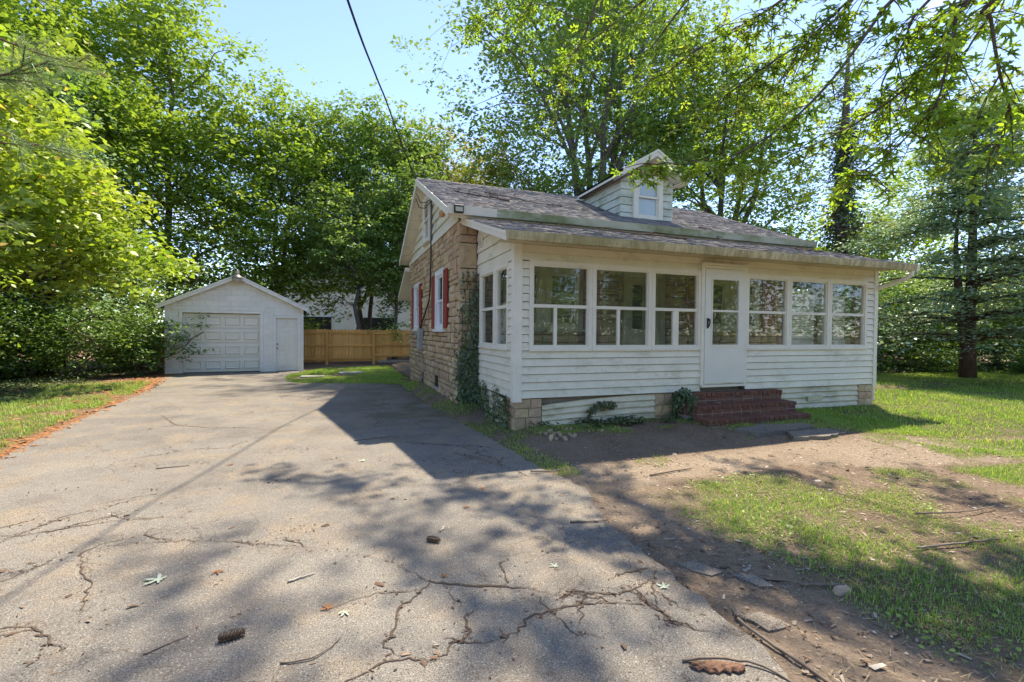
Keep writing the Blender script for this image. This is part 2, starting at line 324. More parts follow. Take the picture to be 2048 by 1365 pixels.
M=dict(asphalt=m_asphalt(),soil=m_ground(),stone=m_stone(),stonem=m_stone_mass(),siding=m_siding('vinyl_siding',(.84,.785,.63)),gap=simple('shadow_gap_backing',(.10,.085,.06),(.16,.13,.09),6,.9),trim=m_siding('white_trim',(.84,.785,.66),(.28,.29,.14),.35,.6),  # gap: dark backing whose colour paints the shade line under each siding lap
 skirt=m_siding('skirting_sheet',(.70,.63,.45),(.22,.20,.08),.75,.5),algae=m_siding('mossy_fascia',(.52,.53,.40),(.19,.22,.09),.9,.42),
 gutter=m_gutter(),shingle=m_shingle(),brick=m_brick(),glass=m_glass(),
 dormer=m_siding('dormer_siding',(.66,.68,.58),(.20,.24,.08),.75,.47),
 mortar=simple('mortar',(.10,.072,.045),(.15,.11,.07),20,.95),mortar2=simple('pale_mortar',(.26,.22,.18),(.34,.29,.24),20,.95),
 cleanwhite=simple('clean_white_paint',(.80,.80,.80),(.76,.76,.75),4,.35),red=simple('red_shutter_paint',(.30,.045,.028),(.25,.036,.024),5,.5),
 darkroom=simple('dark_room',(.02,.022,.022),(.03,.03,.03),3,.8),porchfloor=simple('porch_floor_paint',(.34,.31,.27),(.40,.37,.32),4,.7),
 inner=simple('porch_inner_boards',(.15,.10,.06),(.10,.065,.04),5,.7,stretch=(1,1,.2)),cream=simple('cream_trim_paint',(.62,.59,.44),(.46,.44,.32),4,.5),
 block=m_siding('painted_block',(.87,.835,.765),(.34,.34,.30),.30,.60,.6),gdoor=simple('garage_door_paint',(.80,.77,.68),(.75,.72,.63),3,.45),gtrim=simple('worn_white_paint',(.84,.81,.75),(.76,.73,.67),6,.55,stain=(9,.62,(.20,.17,.14),.6)),
 cedarwood=m_wood('fence_wood',(.64,.32,.085),(.76,.42,.13),.5),weathered=m_wood('weathered_wood',(.20,.16,.12),(.33,.28,.22),.3),
 bark=m_bark('grey_bark'),bark2=m_bark('brown_bark',(.085,.052,.036),(.17,.11,.08)),bark3=m_bark('reddish_twig_bark',(.11,.075,.06),(.20,.15,.125),14),
 black=simple('black_rubber',(.012,.012,.012),(.02,.02,.02),5,.5),metal=simple('galvanised_metal',(.42,.44,.45),(.34,.36,.37),6,.4,metal=.6),
 darkiron=simple('black_iron',(.02,.02,.02),(.035,.03,.03),9,.4),lampglass=simple('frosted_lamp_glass',(.50,.44,.32),(.38,.33,.24),8,.25),rust=simple('tarnished_lamp_shade',(.35,.33,.30),(.22,.17,.12),9,.45,metal=.4),
 amber=simple('amber_bulb_glass',(.55,.28,.10),(.42,.2,.08),9,.25,spec=.6),crack=simple('crack_fill',(.06,.045,.034),(.12,.085,.06),30,.95),concrete=simple('old_concrete',(.34,.32,.28),(.42,.39,.34),5,.9),
 rubble=simple('rubble_stone',(.36,.26,.17),(.50,.39,.28),7,.9,rnd=.5),cone=simple('pine_cone_scales',(.075,.045,.03),(.15,.10,.07),30,.8),
 barkslab=simple('shed_bark',(.22,.12,.075),(.13,.07,.045),18,.9,bump=.6,bd=.01,stretch=(.4,1,1)),stick=simple('dead_wood',(.19,.145,.11),(.27,.22,.17),14,.9,rnd=.4),
 paleleaf=simple('pale_leaf_underside',(.30,.35,.26),(.38,.42,.34),12,.8),brownleaf=simple('dry_leaf',(.30,.13,.05),(.20,.09,.04),12,.8,rnd=.4),
 farwall=simple('far_white_wall',(.72,.75,.78),(.68,.71,.74),3,.6))
# ------------------------------------------------------------------ ground and driveway
DRIVE=[(-3.55,-9),(-3.5,1),(-3.58,5.2),(-3.76,7.25),(-4.06,9.33),(-4.28,11.6),(-4.44,13.44),(-4.85,15.8),(-5.2,17.75),(-5.35,19.52),(-1.42,19.52),(-1.62,18.3),(-1.72,17.2),(-1.52,15.7),(-1.2,15.05),(.25,14.62),(1.35,14.2),(1.62,13.2),(1.66,11.5),(1.76,9.5),(1.93,7.6),(2.08,6.1),(2.12,4.85),(2.3,4.15),(2.08,3.6),(2.0,2.7),(1.97,2.2),(1.98,1.85),(1.85,1.5),(1.72,.4),(1.7,-9)]
def jag(poly,step=.09,amp=.035,seed=1,closed=True):
    rs=random.Random(seed); o=[]
    n=len(poly)
    for i in range(n if closed else n-1):
        a=Vector(poly[i]);b=Vector(poly[(i+1)%n]);k=max(1,int((b-a).length/step)); nn=Vector((-(b-a).y,(b-a).x)).normalized() if (b-a).length>0 else Vector((0,0))
        for j in range(k):
            q=a.lerp(b,j/k)+nn*rs.uniform(-amp,amp); o.append((q.x,q.y))
    if not closed: o.append(tuple(poly[-1]))
    return o
def gz(x,y):
    x=np.asarray(x,float);y=np.asarray(y,float)
    a=.12*ss(4.4,6.2,y)*ss(2.0,2.8,x)
    b=.20*ss(1.7,2.1,x)*ss(7.6,8.6,y)*(1-ss(12.6,15.2,y))
    far=.12*ss(3.5,9,x)*ss(2.5,6,y)
    return np.maximum(np.maximum(a,b),np.minimum(far,.12))+ .05*ss(20,26,y)
HOUSE=(2.08,10.29,6.64,15.3)
BACKLAWN=[(-1.75,17.9),(-1.7,16.9),(-1.5,15.6),(-1.2,15.05),(.25,14.62),(1.35,14.2),(2.2,13.6),(2.2,21.3),(-.6,21.0),(-1.2,19.6)]
def drive_dist_left(x,y):
    ex=np.interp(y,[-9,1,5.2,7.25,9.33,11.6,13.44,15.8,17.75,19.5],[-3.55,-3.5,-3.58,-3.76,-4.06,-4.28,-4.44,-4.85,-5.2,-5.35]); return ex-x
def masks(x,y):
    x=np.asarray(x,float);y=np.asarray(y,float)
    n1=vnoise(x,y,1.1,3,4); n2=vnoise(x,y,.42,8,3); n3=vnoise(x,y,3.,5,3)
    pb=np.interp(x,[1,2.69,3.7,5.14,6.07,7.76,9.5,12],[4.1,4.05,4.15,4.1,3.65,3.35,3.2,3.0])   # near edge of the bare path
    pt=np.interp(x,[1,2.5,4.9,6.9,7.4,8.3,9.5,12],[5.6,5.75,5.75,5.2,4.75,4.2,3.9,3.0])
    front=ss(2.55,3.05,x+.35*(n1-.5))*ss(-.05,.3,pb-y)*np.clip((n1*.55+n2*.45-.36)*4.2,.0,.85)
    path=((y>pb)&(y<pt)).astype(float)
    pathg=path*np.clip((n2*.5+n1*.5-.60)*6,0,.6)*ss(2.6,4,x)+path*ss(7.4,9.2,x)*np.clip((n1-.36)*5,0,1)
    near=ss(0,.25,y-pt)*ss(2.4,2.7,x)*(y<6.75)*np.clip((n1*.4+n2*.6-.42)*5,.0,.65)
    strip=((x>1.65)&(x<2.5)&(y>4.6)&(y<14.2))*np.clip((n1*.4+n2*.6-.42)*5,0,.6)
    right=ss(0,.3,y-pt)*ss(7.0,7.8,x)*np.clip((n1*.6+n3*.4-.27)*7,.0,1)
    back=inpoly(x,y,BACKLAWN)*np.clip((n1-.26)*6,.1,1)
    dl=drive_dist_left(x,y)
    left=ss(.10,.3,dl)*(1-ss(1.6+1.2*n1,2.6+1.2*n1,dl))*ss(6.0,7.5,y)*(1-ss(15.5,17.5,y))*np.clip((n1*.5+n2*.5-.36)*6,0,1)
    g=np.maximum.reduce([front,pathg,near,strip,right,back,left])
    forest=((y>11.3+1.2*np.sin(x*.9)*.3)&(x>10.5))|(x>24)|(y>22.2)|((dl>3.6)&(y>5))
    g=np.where(forest,0,g)
    gravel=np.clip(path*1.0*(1-pathg)*(.25+.9*n2),0,1)*ss(1.9,2.6,x)*(1-.85*ss(4.6,5.0,y))  # gravel gives way to darker soil in the eave shadow, shade put into colour
    gravel=np.maximum(gravel,ss(1.6,2.1,x)*(1-ss(2.6,3.3,x))*(y<4.4)*(n1*.9-.2))
    lit=np.where((dl>-.12)&(y<19.6)&(y>-9),np.clip(1.15-dl*.55,0,1)*np.clip((n2*.6+n1*.4-.22)*3,0,1),0)*(1-g*.7)
    lit=np.maximum(lit,forest*(x<5)*np.clip((n1-.3)*2,0,.45))
    return np.clip(g,0,1),np.clip(gravel,0,1),np.clip(lit,0,1)
def make_ground():
    def axis(lo,a,b,hi,st):
        fine=np.arange(a,b+1e-6,st); l=a-np.geomspace(st,a-lo,26)[::-1]; h=b+np.geomspace(st,hi-b,26); return np.concatenate([l,fine,h])
    xs=axis(-420,-9,13,420,.085); ys=axis(-420,-.5,22.5,900,.085)
    X,Y=np.meshgrid(xs,ys); x=X.ravel();y=Y.ravel()
    z=gz(x,y)+.022*(vnoise(x,y,.6,11,4)-.5)+.012*(vnoise(x,y,.16,12,2)-.5)
    ind=inpoly(x,y,DRIVE); z=np.where(ind,-.035,z); hs=(x>2.55)&(x<10.1)&(y>7.1)&(y<15.0); z=np.where(hs,-.05,z)
    nx=len(xs);ny=len(ys); i=np.arange(nx-1)[None,:]+nx*np.arange(ny-1)[:,None]
    F=np.stack([i,i+1,i+1+nx,i+nx],-1).reshape(-1)
    me=np_mesh('ground',np.stack([x,y,z],1),F,np.arange(0,len(F),4),M['soil'],smooth=True)
    g,gr,li=masks(x,y)
    for n,a in (('lawn',g),('gravel',gr),('litter',li)):
        at=me.attributes.new(n,'FLOAT','POINT'); at.data.foreach_set('value',a.astype(np.float32))
    o=mesh_obj('ground',me,None); tag(o,kind='structure')
make_ground()
def make_drive():
    pts=jag(DRIVE,.09,.03,4); n=len(pts)
    me=bpy.data.meshes.new('driveway'); bm=bmesh.new()
    vs=[bm.verts.new((a,b,.012)) for a,b in pts]; f=bm.faces.new(vs); lo=[bm.verts.new((a+.01,b+.01,-.06)) for a,b in pts]
    for i in range(n): bm.faces.new((vs[i],lo[i],lo[(i+1)%n],vs[(i+1)%n]))
    if f.normal.z<0: pass
    bmesh.ops.triangulate(bm,faces=[f]); bmesh.ops.recalc_face_normals(bm,faces=bm.faces); bm.to_mesh(me); bm.free(); me.materials.append(M['asphalt'])
    return tag(mesh_obj('driveway',me,None),kind='structure')
drive=make_drive()
CR=[[(0.325,3.2),(.516,2.872),(.797,2.746),(1.017,2.641),(1.237,2.48),(1.389,2.455),(1.543,2.375),(1.813,2.459),(1.98,2.62)],
[(.514,2.861),(.312,2.665),(.267,2.493),(.196,2.393),(.265,2.255)],[(.745,2.203),(.962,2.344),(1.219,2.379),(1.5,2.308),(1.675,2.222),(1.65,2.061),(1.825,1.891)],
[(-3.07,10.2),(-2.5,8.97),(-1.918,8.541),(-.896,8.22)],[(-2.487,6.656),(-2.037,6.93),(-1.703,7.084),(-1.171,6.968)],[(.647,6.77),(1.39,6.288),(1.759,6.111),(2.05,5.718)],
[(1.26,5.994),(1.588,5.511),(1.772,5.116)],[(-2.4,4.1),(-2.135,4.824),(-1.826,5.073),(-1.545,5.25)],[(-1.961,3.911),(-1.696,4.076),(-1.354,4.083),(-.894,3.97),(-.406,3.719),(-.003,3.501),(.341,3.195)],
[(-1.325,3.18),(-1.397,3.468),(-1.677,4.031)],[(-2.6,4.6),(-2.2,4.5),(-1.7,4.62),(-1.2,4.55)],[(-2.2,3.6),(-1.9,3.2),(-1.5,3.1),(-1.2,2.8)],[(1.75,6.1),(1.6,5.75),(1.78,5.45),(1.7,5.1),(1.9,4.9)],
[(-1.9,3.0),(-1.55,2.75),(-1.6,2.4)],[(1.39,2.455),(1.45,2.31)],[(1.81,2.46),(1.70,2.22)],[(.4,7.6),(.62,8.3),(.5,9.0),(1.1,9.6),(1.6,9.5)],[(1.2,8.2),(1.7,8.0)],[(-.3,2.0),(.2,2.25),(.5,2.15)]]
def crack(pts,seed,w):
    rs=random.Random(seed); P=[]
    for a,b in zip(pts[:-1],pts[1:]):
        a=Vector(a);b=Vector(b);k=max(2,int((b-a).length/.035)); nn=Vector((-(b-a).y,(b-a).x)).normalized()
        for j in range(k): P.append(a.lerp(b,j/k)+nn*rs.gauss(0,.011))
    P.append(Vector(pts[-1])); V=[];F=[]; wl=1.
    for i,p in enumerate(P):
        d=P[min(i+1,len(P)-1)]-P[max(i-1,0)]; nn=Vector((-d.y,d.x)).normalized(); t=i/(len(P)-1); wl=max(.15,min(2.2,wl*math.exp(rs.gauss(0,.35))))*.9+.1; ww=w*wl*rs.uniform(.7,1.2)*min(1,4*(1-t)+.1,4*t+.2)
        V+= [(*(p+nn*ww),.0165),(*(p-nn*ww),.0165)]
        if i: F.append((2*i-2,2*i-1,2*i+1,2*i))
    MB().add(V,F).build('crack',M['crack'],drive)
_rb=random.Random(77)
for c in list(CR):
    for k in range(len(c)-1):
        if _rb.random()<.75:
            a=Vector(c[k]).lerp(Vector(c[k+1]),_rb.random()); q=[tuple(a)]; an=_rb.uniform(0,6.28)
            for j in range(_rb.choice((2,3,4))): an+=_rb.gauss(0,.5); a=a+Vector((math.cos(an),math.sin(an)))*_rb.uniform(.06,.22); q.append(tuple(a))
            if all(inpoly(np.array([u[0]]),np.array([u[1]]),DRIVE)[0] for u in q): CR.append(q)
for i,c in enumerate(CR): crack(c,i+3,.0048 if i in (0,1,2) else .003 if i in(8,9,11,12,6) else .0036)
def slab(name,poly,z,th,mat,seed,label=None,cat=None,kind=None,group=None,amp=.03):
    pts=jag(poly,.07,amp,seed); b=MB(); b.prism([(x,y) for x,y in pts],'Z',z-th,z)
    c=(sum(p[0] for p in poly)/len(poly),sum(p[1] for p in poly)/len(poly),z-th)
    o=b.build(name,mat,None,loc=c); return tag(o,label,cat,group,kind)
slab('asphalt_patch',[(5.55,5.55),(6.3,5.72),(7.05,5.62),(7.0,5.35),(6.3,5.3),(5.7,5.25)],.118,.1,M['asphalt'],5,kind='structure')
slab('asphalt_patch',[(6.3,5.24),(7.05,5.28),(7.1,4.95),(6.55,4.85),(6.0,4.95)],.100,.1,M['asphalt'],6,kind='structure')
slab('asphalt_fragment',[(2.12,2.60),(2.26,2.58),(2.34,2.40),(2.22,2.38),(2.14,2.47)],.012,.06,M['asphalt'],7,kind='structure',amp=.012)
slab('asphalt_fragment',[(2.36,2.36),(2.5,2.3),(2.5,2.16),(2.4,2.18)],.011,.06,M['asphalt'],8,kind='structure',amp=.012)
slab('asphalt_fragment',[(2.05,2.0),(2.2,1.98),(2.24,1.82),(2.1,1.84)],.012,.06,M['asphalt'],9,kind='structure',amp=.012)
slab('stepping_slab',[(-.05,17.7),(.75,17.75),(.75,18.3),(-.05,18.25)],.06,.1,M['concrete'],10,'flat concrete slab sunk in the back lawn, the longer of two','slab','slabs in the back lawn')
slab('stepping_slab',[(-1.25,16.8),(-.55,16.75),(-.5,17.15),(-1.2,17.2)],.045,.1,M['concrete'],11,'small concrete slab in the back lawn beside the driveway bend','slab','slabs in the back lawn')
# grass
GRASS=leafmat('grass_blades',[(0.,(.060,.110,.018)),(.45,(.10,.165,.026)),(.8,(.15,.20,.036)),(.93,(.19,.20,.06)),(1.,(.30,.24,.12))],.45,(1.,1.,.45),.02)
def make_grass(name,rect,n,h,wd,seed,minmask=.12):
    rs=np.random.RandomState(seed); x=rs.uniform(rect[0],rect[1],n); y=rs.uniform(rect[2],rect[3],n)
    g,_,_=masks(x,y); k=(rs.rand(n)<g*1.1)&(g>minmask)&~inpoly(x,y,DRIVE)&~((x>2.02)&(x<10.32)&(y>8.6))&~((x>2.40)&(x<10.32)&(y>6.6))
    x=x[k];y=y[k];g=g[k]; n=len(x); z=gz(x,y)-.008
    tuft=vnoise(x,y,.35,31,2); hh=h*(.45+1.1*tuft)*rs.uniform(.6,1.35,n)*(.55+.45*g)
    a=rs.uniform(0,2*np.pi,n); lean=rs.uniform(.15,.75,n); ww=wd*rs.uniform(.7,1.3,n)
    dx,dy=np.cos(a),np.sin(a); px,py=-dy,dx
    B=np.stack([x,y,z],1); S=np.stack([px*ww,py*ww,0*x],1); m=B+np.stack([dx*lean*hh*.35,dy*lean*hh*.35,hh*.6],1); tip=B+np.stack([dx*lean*hh,dy*lean*hh,hh*(1-.35*lean)],1)
    V=np.stack([B-S,B+S,m+S*.7,m-S*.7,tip],1).reshape(-1,3); o=np.arange(n)*5
    q=np.stack([o,o+1,o+2,o+3],1); t=np.stack([o+3,o+2,o+4],1)
    L=np.concatenate([q,t],1).reshape(-1); st=(np.arange(n)*7)[:,None]+np.array([0,4])[None]
    r=np.clip(.12+.55*rs.rand(n)+.35*(vnoise(x,y,.8,41,2)-.5),0,.9); dry=rs.rand(n)<.05; r[dry]=1
    return np_mesh(name,V,L,st.ravel(),GRASS,np.repeat(r,2))
def grass_obj(name,label,meshargs):
    o=mesh_obj(name,make_grass('grass',*meshargs),None); tag(o,label,'grass',None,'stuff'); return o
grass_obj('grass','patchy front lawn grass on the bare soil beside the driveway',((1.6,8.5,.6,6.7),190000,.05,.0024,1))
grass_obj('grass','weedy grass strip along the foot of the stone wall',((1.6,2.5,6.6,14.2),22000,.055,.003,5))
grass_obj('grass','sunlit lawn grass right of the porch',((7.5,24,1.5,12.5),160000,.06,.0055,2))
grass_obj('grass','bright back lawn grass between garage and stone house',((-2,2.6,13.2,22.0),60000,.06,.0055,3))
grass_obj('grass','grass verge along the far left driveway edge',((-8.5,-3.3,6,18),60000,.08,.0045,4))
# debris lying on the soil
def litter(name,label,rect,n,size,mat,seed,fn,tri=True):
    rs=np.random.RandomState(seed); x=rs.uniform(rect[0],rect[1],n);y=rs.uniform(rect[2],rect[3],n); k=fn(x,y,rs); x=x[k];y=y[k];n=len(x)
    ind=inpoly(x,y,DRIVE); z=np.where(ind,.0145,gz(x,y)+.006)
    a=rs.uniform(0,2*np.pi,n); D=np.stack([np.cos(a),np.sin(a),rs.normal(0,.18,n)],1); Nn=np.stack([rs.normal(0,.35,n),rs.normal(0,.35,n),np.ones(n)],1)
    L=size*rs.lognormal(0,.45,n); S=np.stack([L*rs.uniform(.12,.5,n),L,L*.25],1)
    TV=[(-.5,-.5,0),(.5,-.4,0),(.3,.5,.1),(-.4,.45,0),(0,0,.5)]; TF=[(0,1,4),(1,2,4),(2,3,4),(3,0,4)]
    o=mesh_obj(name,scatter_mesh(name,TV,TF,np.stack([x,y,z],1),frames(D,Nn),S,mat,rs.rand(n)),None); tag(o,label,'debris',None,'stuff')
def m_debris():
    t=NT('ground_debris'); t.bsdf(t.ramp(t.attr('rnd'),[(0.,(.06,.04,.03)),(.4,(.16,.10,.065)),(.7,(.27,.19,.13)),(.9,(.34,.27,.21)),(1.,(.46,.42,.37))]),.9); return t.m
DEB=m_debris()
litter('debris','bark chips and twig bits strewn over the bare soil',(1.7,9,.6,6.4),16000,.022,DEB,5,lambda x,y,r:(r.rand(len(x))<(.35+.65*ss(4.2,3.0,y)))&~inpoly(x,y,DRIVE))
litter('debris','small brown crumbs scattered over the cracked driveway',(-3.5,2.1,1.2,14),6500,.014,DEB,6,lambda x,y,r:inpoly(x,y,DRIVE)&(r.rand(len(x))<.25+.75*(vnoise(x,y,1.,77,3)>.55)))
litter('debris','orange pine needle litter along the driveway edge',(-6.5,-3.3,4,19),9000,.07,simple('needle_litter',(.26,.11,.04),(.36,.19,.09),20,.9),7,lambda x,y,r:(r.rand(len(x))<masks(x,y)[2]*.9))
def pebbles(name,label,rect,n,size,seed,fn):
    rs=np.random.RandomState(seed); x=rs.uniform(rect[0],rect[1],n);y=rs.uniform(rect[2],rect[3],n); k=fn(x,y,rs); x=x[k];y=y[k];n=len(x)
    z=np.where(inpoly(x,y,DRIVE),.016,gz(x,y)+.002); a=rs.uniform(0,2*np.pi,n); D=np.stack([np.cos(a),np.sin(a),0*a],1); Nn=np.tile([[0,0,1.]],(n,1)); L=size*rs.lognormal(0,.5,n)
    TV=[(-.5,-.2,0),(-.1,-.45,.0),(.5,-.15,0),(.35,.4,0),(-.3,.4,0),(-.2,-.1,.34),(.2,.1,.38)]; TF=[(0,1,5),(1,6,5),(1,2,6),(2,3,6),(3,4,6),(4,5,6),(4,0,5)]
    o=mesh_obj(name,scatter_mesh(name,TV,TF,np.stack([x,y,z],1),frames(D,Nn),np.stack([L,L*.8,L*.7],1),DEB,np.clip(rs.normal(.72,.2,n),0,1)),None); tag(o,label,'gravel',None,'stuff')
pebbles('gravel','pale gravel on the worn path to the porch steps',(1.9,8.5,1.0,5.6),9000,.014,8,lambda x,y,r:r.rand(len(x))<.12+.8*masks(x,y)[1])

def weeds(label,rect,n,seed,size,fn):
    rs=np.random.RandomState(seed); x=rs.uniform(rect[0],rect[1],n);y=rs.uniform(rect[2],rect[3],n); g,_,_=masks(x,y); k=(vnoise(x,y,.5,63,3)>.56)&(g>.15)&fn(x,y)&~inpoly(x,y,DRIVE); x=x[k];y=y[k]; n=len(x)
    P=np.stack([x,y,gz(x,y)+rs.uniform(.005,.03,n)],1); a=rs.uniform(0,6.28,n); D=np.stack([np.cos(a),np.sin(a),rs.normal(.1,.25,n)],1); Nn=np.stack([rs.normal(0,.3,n),rs.normal(0,.3,n),np.ones(n)],1)
    TV=[(0,0,0),(.4,.35,.06),(.3,.8,.03),(0,1,0),(-.3,.8,.03),(-.4,.35,.06)]; TF=[(0,1,2),(0,2,3),(0,3,4),(0,4,5)]
    tag(mesh_obj('weeds',scatter_mesh('weeds',TV,TF,P,frames(D,Nn),size*rs.uniform(.6,1.4,n),GRASS,np.clip(rs.rand(n)*.6,0,1)),None),label,'weeds',None,'stuff')
weeds('small broad weeds mixed into the front lawn',(1.7,9,.7,6.5),16000,5,.02,lambda x,y:~((x>2.4)&(y>6.6)))
weeds('broad weeds along the left verge and stone wall foot',(-8,2.1,5.5,19),20000,6,.035,lambda x,y:(x<-3)|((x>1.6)&(x<2.0)))
def thatch(label,rect,n,seed):
    rs=np.random.RandomState(seed); x=rs.uniform(rect[0],rect[1],n);y=rs.uniform(rect[2],rect[3],n); g,_,_=masks(x,y); k=(rs.rand(n)<.25+g)&~inpoly(x,y,DRIVE)&~((x>2.4)&(y>6.6)); x=x[k];y=y[k]; n=len(x); a=rs.uniform(0,6.28,n)
    D=np.stack([np.cos(a),np.sin(a),rs.normal(.08,.12,n)],1); TV=[(-.5,0,0),(.5,0,0),(0,1,0)]; S=np.stack([np.full(n,.004),rs.uniform(.03,.09,n),np.full(n,.05)],1)
    tag(mesh_obj('dead_grass',scatter_mesh('dead_grass',TV,[(0,1,2)],np.stack([x,y,gz(x,y)+.008],1),frames(D,np.tile([[0,0,1.]],(n,1))+rs.normal(0,.2,(n,3))),S,simple('straw',(.34,.25,.14),(.42,.33,.20),9,.9),None),None),label,'grass',None,'stuff')
thatch('flattened dead grass and straw over the front yard soil',(1.7,9,.7,6.5),30000,9)

def crack_crumbs():
    rs=np.random.RandomState(15); X=[]
    for c in CR:
        for a,b in zip(c[:-1],c[1:]):
            a=np.array(a);b=np.array(b); n=int(np.linalg.norm(b-a)*45)+1; t=rs.rand(n)[:,None]; X.append(a*(1-t)+b*t+rs.normal(0,.035,(n,2))*rs.choice([.4,1,1.8],n)[:,None])
    for k in range(26):
        q=np.array([rs.uniform(-2.6,1.8),rs.uniform(1.6,7)]); n=rs.randint(12,40); X.append(q+rs.normal(0,.07,(n,2))*np.array([1.4,.8]))
    X=np.concatenate(X); X=X[inpoly(X[:,0],X[:,1],DRIVE)]; n=len(X); a=rs.uniform(0,6.28,n); L=.010*rs.lognormal(0,.5,n)
    TV=[(-.5,-.5,0),(.5,-.4,0),(.3,.5,.1),(-.4,.45,0),(0,0,.5)]; TF=[(0,1,4),(1,2,4),(2,3,4),(3,0,4)]
    tag(mesh_obj('debris',scatter_mesh('debris',TV,TF,np.stack([X[:,0],X[:,1],np.full(n,.0165)],1),frames(np.stack([np.cos(a),np.sin(a),rs.normal(0,.2,n)],1),np.tile([[0,0,1.]],(n,1))+rs.normal(0,.4,(n,3))),np.stack([L*rs.uniform(.25,.8,n),L*1.3,L*.5],1),DEB,np.clip(rs.rand(n)*.72,0,1)),None),'loose grit and leaf crumbs caught along the driveway cracks','debris',None,'stuff')
crack_crumbs()
# ------------------------------------------------------------------ stone house with enclosed porch
XS,XE,YF,YB=2.08,10.25,8.68,15.27
XL,XR,Y0=2.44,10.29,6.64
RY,RZ,EY,EZ,SL=11.97,5.34,8.25,3.74,.43
house=empty('stone_house',(6.2,10.5,0),'small tan stone house with white enclosed front porch and dormer','house')
def bx(ax,base,u0,u1,n0,n1,z0,z1):
    """box on a facade: F faces -Y at Y=base (u=X), L faces -X at X=base (u=Y); n is the distance out of the wall"""
    return (u0,u1,base-n1,base-n0,z0,z1) if ax=='F' else (base-n1,base-n0,u0,u1,z0,z1)
# stones -----------------------------------------------------------
def stone_variant(seed):
    rs=random.Random(seed); b=MB(); nx,nz=4,3; V=[];F=[]
    for j in range(nz+1):
        for i in range(nx+1):
            u=i/nx-.5; v=j/nz-.5; e=min(i,nx-i,1)*min(j,nz-j,1)
            V.append((u*.985+(0 if not e else rs.uniform(-.03,.03)),-(.60+ (rs.uniform(.12,.42) if e else rs.uniform(0,.10))),v*.97+(0 if not e else rs.uniform(-.04,.04))))
    for j in range(nz):
        for i in range(nx): a=j*(nx+1)+i; F.append((a,a+1,a+nx+2,a+nx+1))
    ring=[i for i in range(nx+1)]+[(j+1)*(nx+1)-1 for j in range(1,nz+1)]+[nz*(nx+1)+i for i in range(nx-1,-1,-1)]+[j*(nx+1) for j in range(nz-1,0,-1)]
    k=len(V); V+=[(V[i][0],0,V[i][2]) for i in ring]; n=len(ring)
    for i in range(n): F.append((ring[i],k+i,k+(i+1)%n,ring[(i+1)%n]))
    b.add(V,F); me=b.mesh('stone'); me.materials.append(M['stone']); return me,np.array([v for v in b.v]),b.f
SV=[stone_variant(60+i) for i in range(8)]
def subtract(r,op):
    u0,u1,z0,z1=r; a0,a1,b0,b1=op
    if u1<=a0 or u0>=a1 or z1<=b0 or z0>=b1: return [r]
    o=[]
    if u0<a0: o.append((u0,a0,z0,z1))
    if u1>a1: o.append((a1,u1,z0,z1))
    m0,m1=max(u0,a0),min(u1,a1)
    if z0<b0: o.append((m0,m1,z0,b0))
    if z1>b1: o.append((m0,m1,b1,z1))
    return o
def ashlar(u0,u1,z0,z1,ops,seed,wr=(.17,.44),hs=(.095,.12,.145,.17)):
    rs=random.Random(seed); R_=[]; z=z0
    while z<z1-.03:
        h1=rs.choice(hs);h2=rs.choice(hs); h1=min(h1,z1-z); h2=min(h2,max(0,z1-z-h1))
        if h2<.05: h2=0
        u=u0
        while u<u1-.02:
            t=rs.random(); w_=rs.uniform(*wr)
            if u+w_>u1-.12: w_=u1-u
            if t<.26 and h2: R_.append((u,u+min(w_,.30) if u+w_<u1 else u+w_,z,z+h1+h2)); u=R_[-1][1]
            else:
                R_.append((u,u+w_,z,z+h1))
                if h2:
                    if rs.random()<.5: R_.append((u,u+w_,z+h1,z+h1+h2))
                    else:
                        s=rs.uniform(.35,.65)*w_; R_.append((u,u+s,z+h1,z+h1+h2)); R_.append((u+s,u+w_,z+h1,z+h1+h2))
                u+=w_
        z+=h1+h2
    for op in ops:
        R_=[q for r in R_ for q in subtract(r,op)]
    return [r for r in R_ if r[1]-r[0]>.035 and r[3]-r[2]>.035]
def wall_with_holes(ax,base,th,u0,u1,z0,z1,ops,name,mat,parent):
    b=MB()
    for r in [(u0,u1,z0,z1)] if not ops else None or _rects((u0,u1,z0,z1),ops): b.box(*bx(ax,base,r[0],r[1],-th,0,r[2],r[3]))
    return b.build(name,mat,parent)
def _rects(r,ops):
    L=[r]
    for op in ops: L=[q for x in L for q in subtract(x,op)]
    return L
WIN_L=[(9.90,10.88,1.60,2.90),(13.20,14.22,1.60,2.90)]
VENT_L=[(10.52,11.20,.26,.52),(12.56,13.18,.17,.44)]
wallL=wall_with_holes('L',XS+.03,.2,YF+.02,YB,-.1,3.68,WIN_L+VENT_L,'side_wall',M['mortar'],house)
WIN_F=[(2.95,4.65,1.62,2.85),(5.6,6.65,.6,2.85),(7.6,9.35,1.65,2.85)]
wallF=wall_with_holes('F',YF+.03,.2,XS+.03,XE,-.1,3.6,WIN_F,'front_wall',M['mortar'],house)
box('rear_wall',M['mortar'],house,XS+.03,XE,YB-.2,YB-.002,-.1,3.6,0); box('end_wall',M['mortar'],house,XE-.2,XE-.002,YF+.24,YB-.21,-.1,3.6,0)
SR=[('L',r) for r in ashlar(YF-.005,YB,.02,3.66,WIN_L+VENT_L,5)]+[('F',r) for r in ashlar(XS-.02,XL-.03,.02,3.55,[],6,(.14,.26),(.15,.19,.24))]
SRI=[('F',r) for r in ashlar(XL-.03,XE,.55,2.9,WIN_F,7,(.22,.5),(.12,.15,.19))]
def score(a):
    ax,r=a; u=(r[0]+r[1])/2; d=math.hypot(XS,u) if ax=='L' else math.hypot(u,YF); vis=(r[1]-r[0])*(XS/d if ax=='L' else YF/d)
    return vis*(r[3]-r[2])/d**2
SR.sort(key=score,reverse=True)
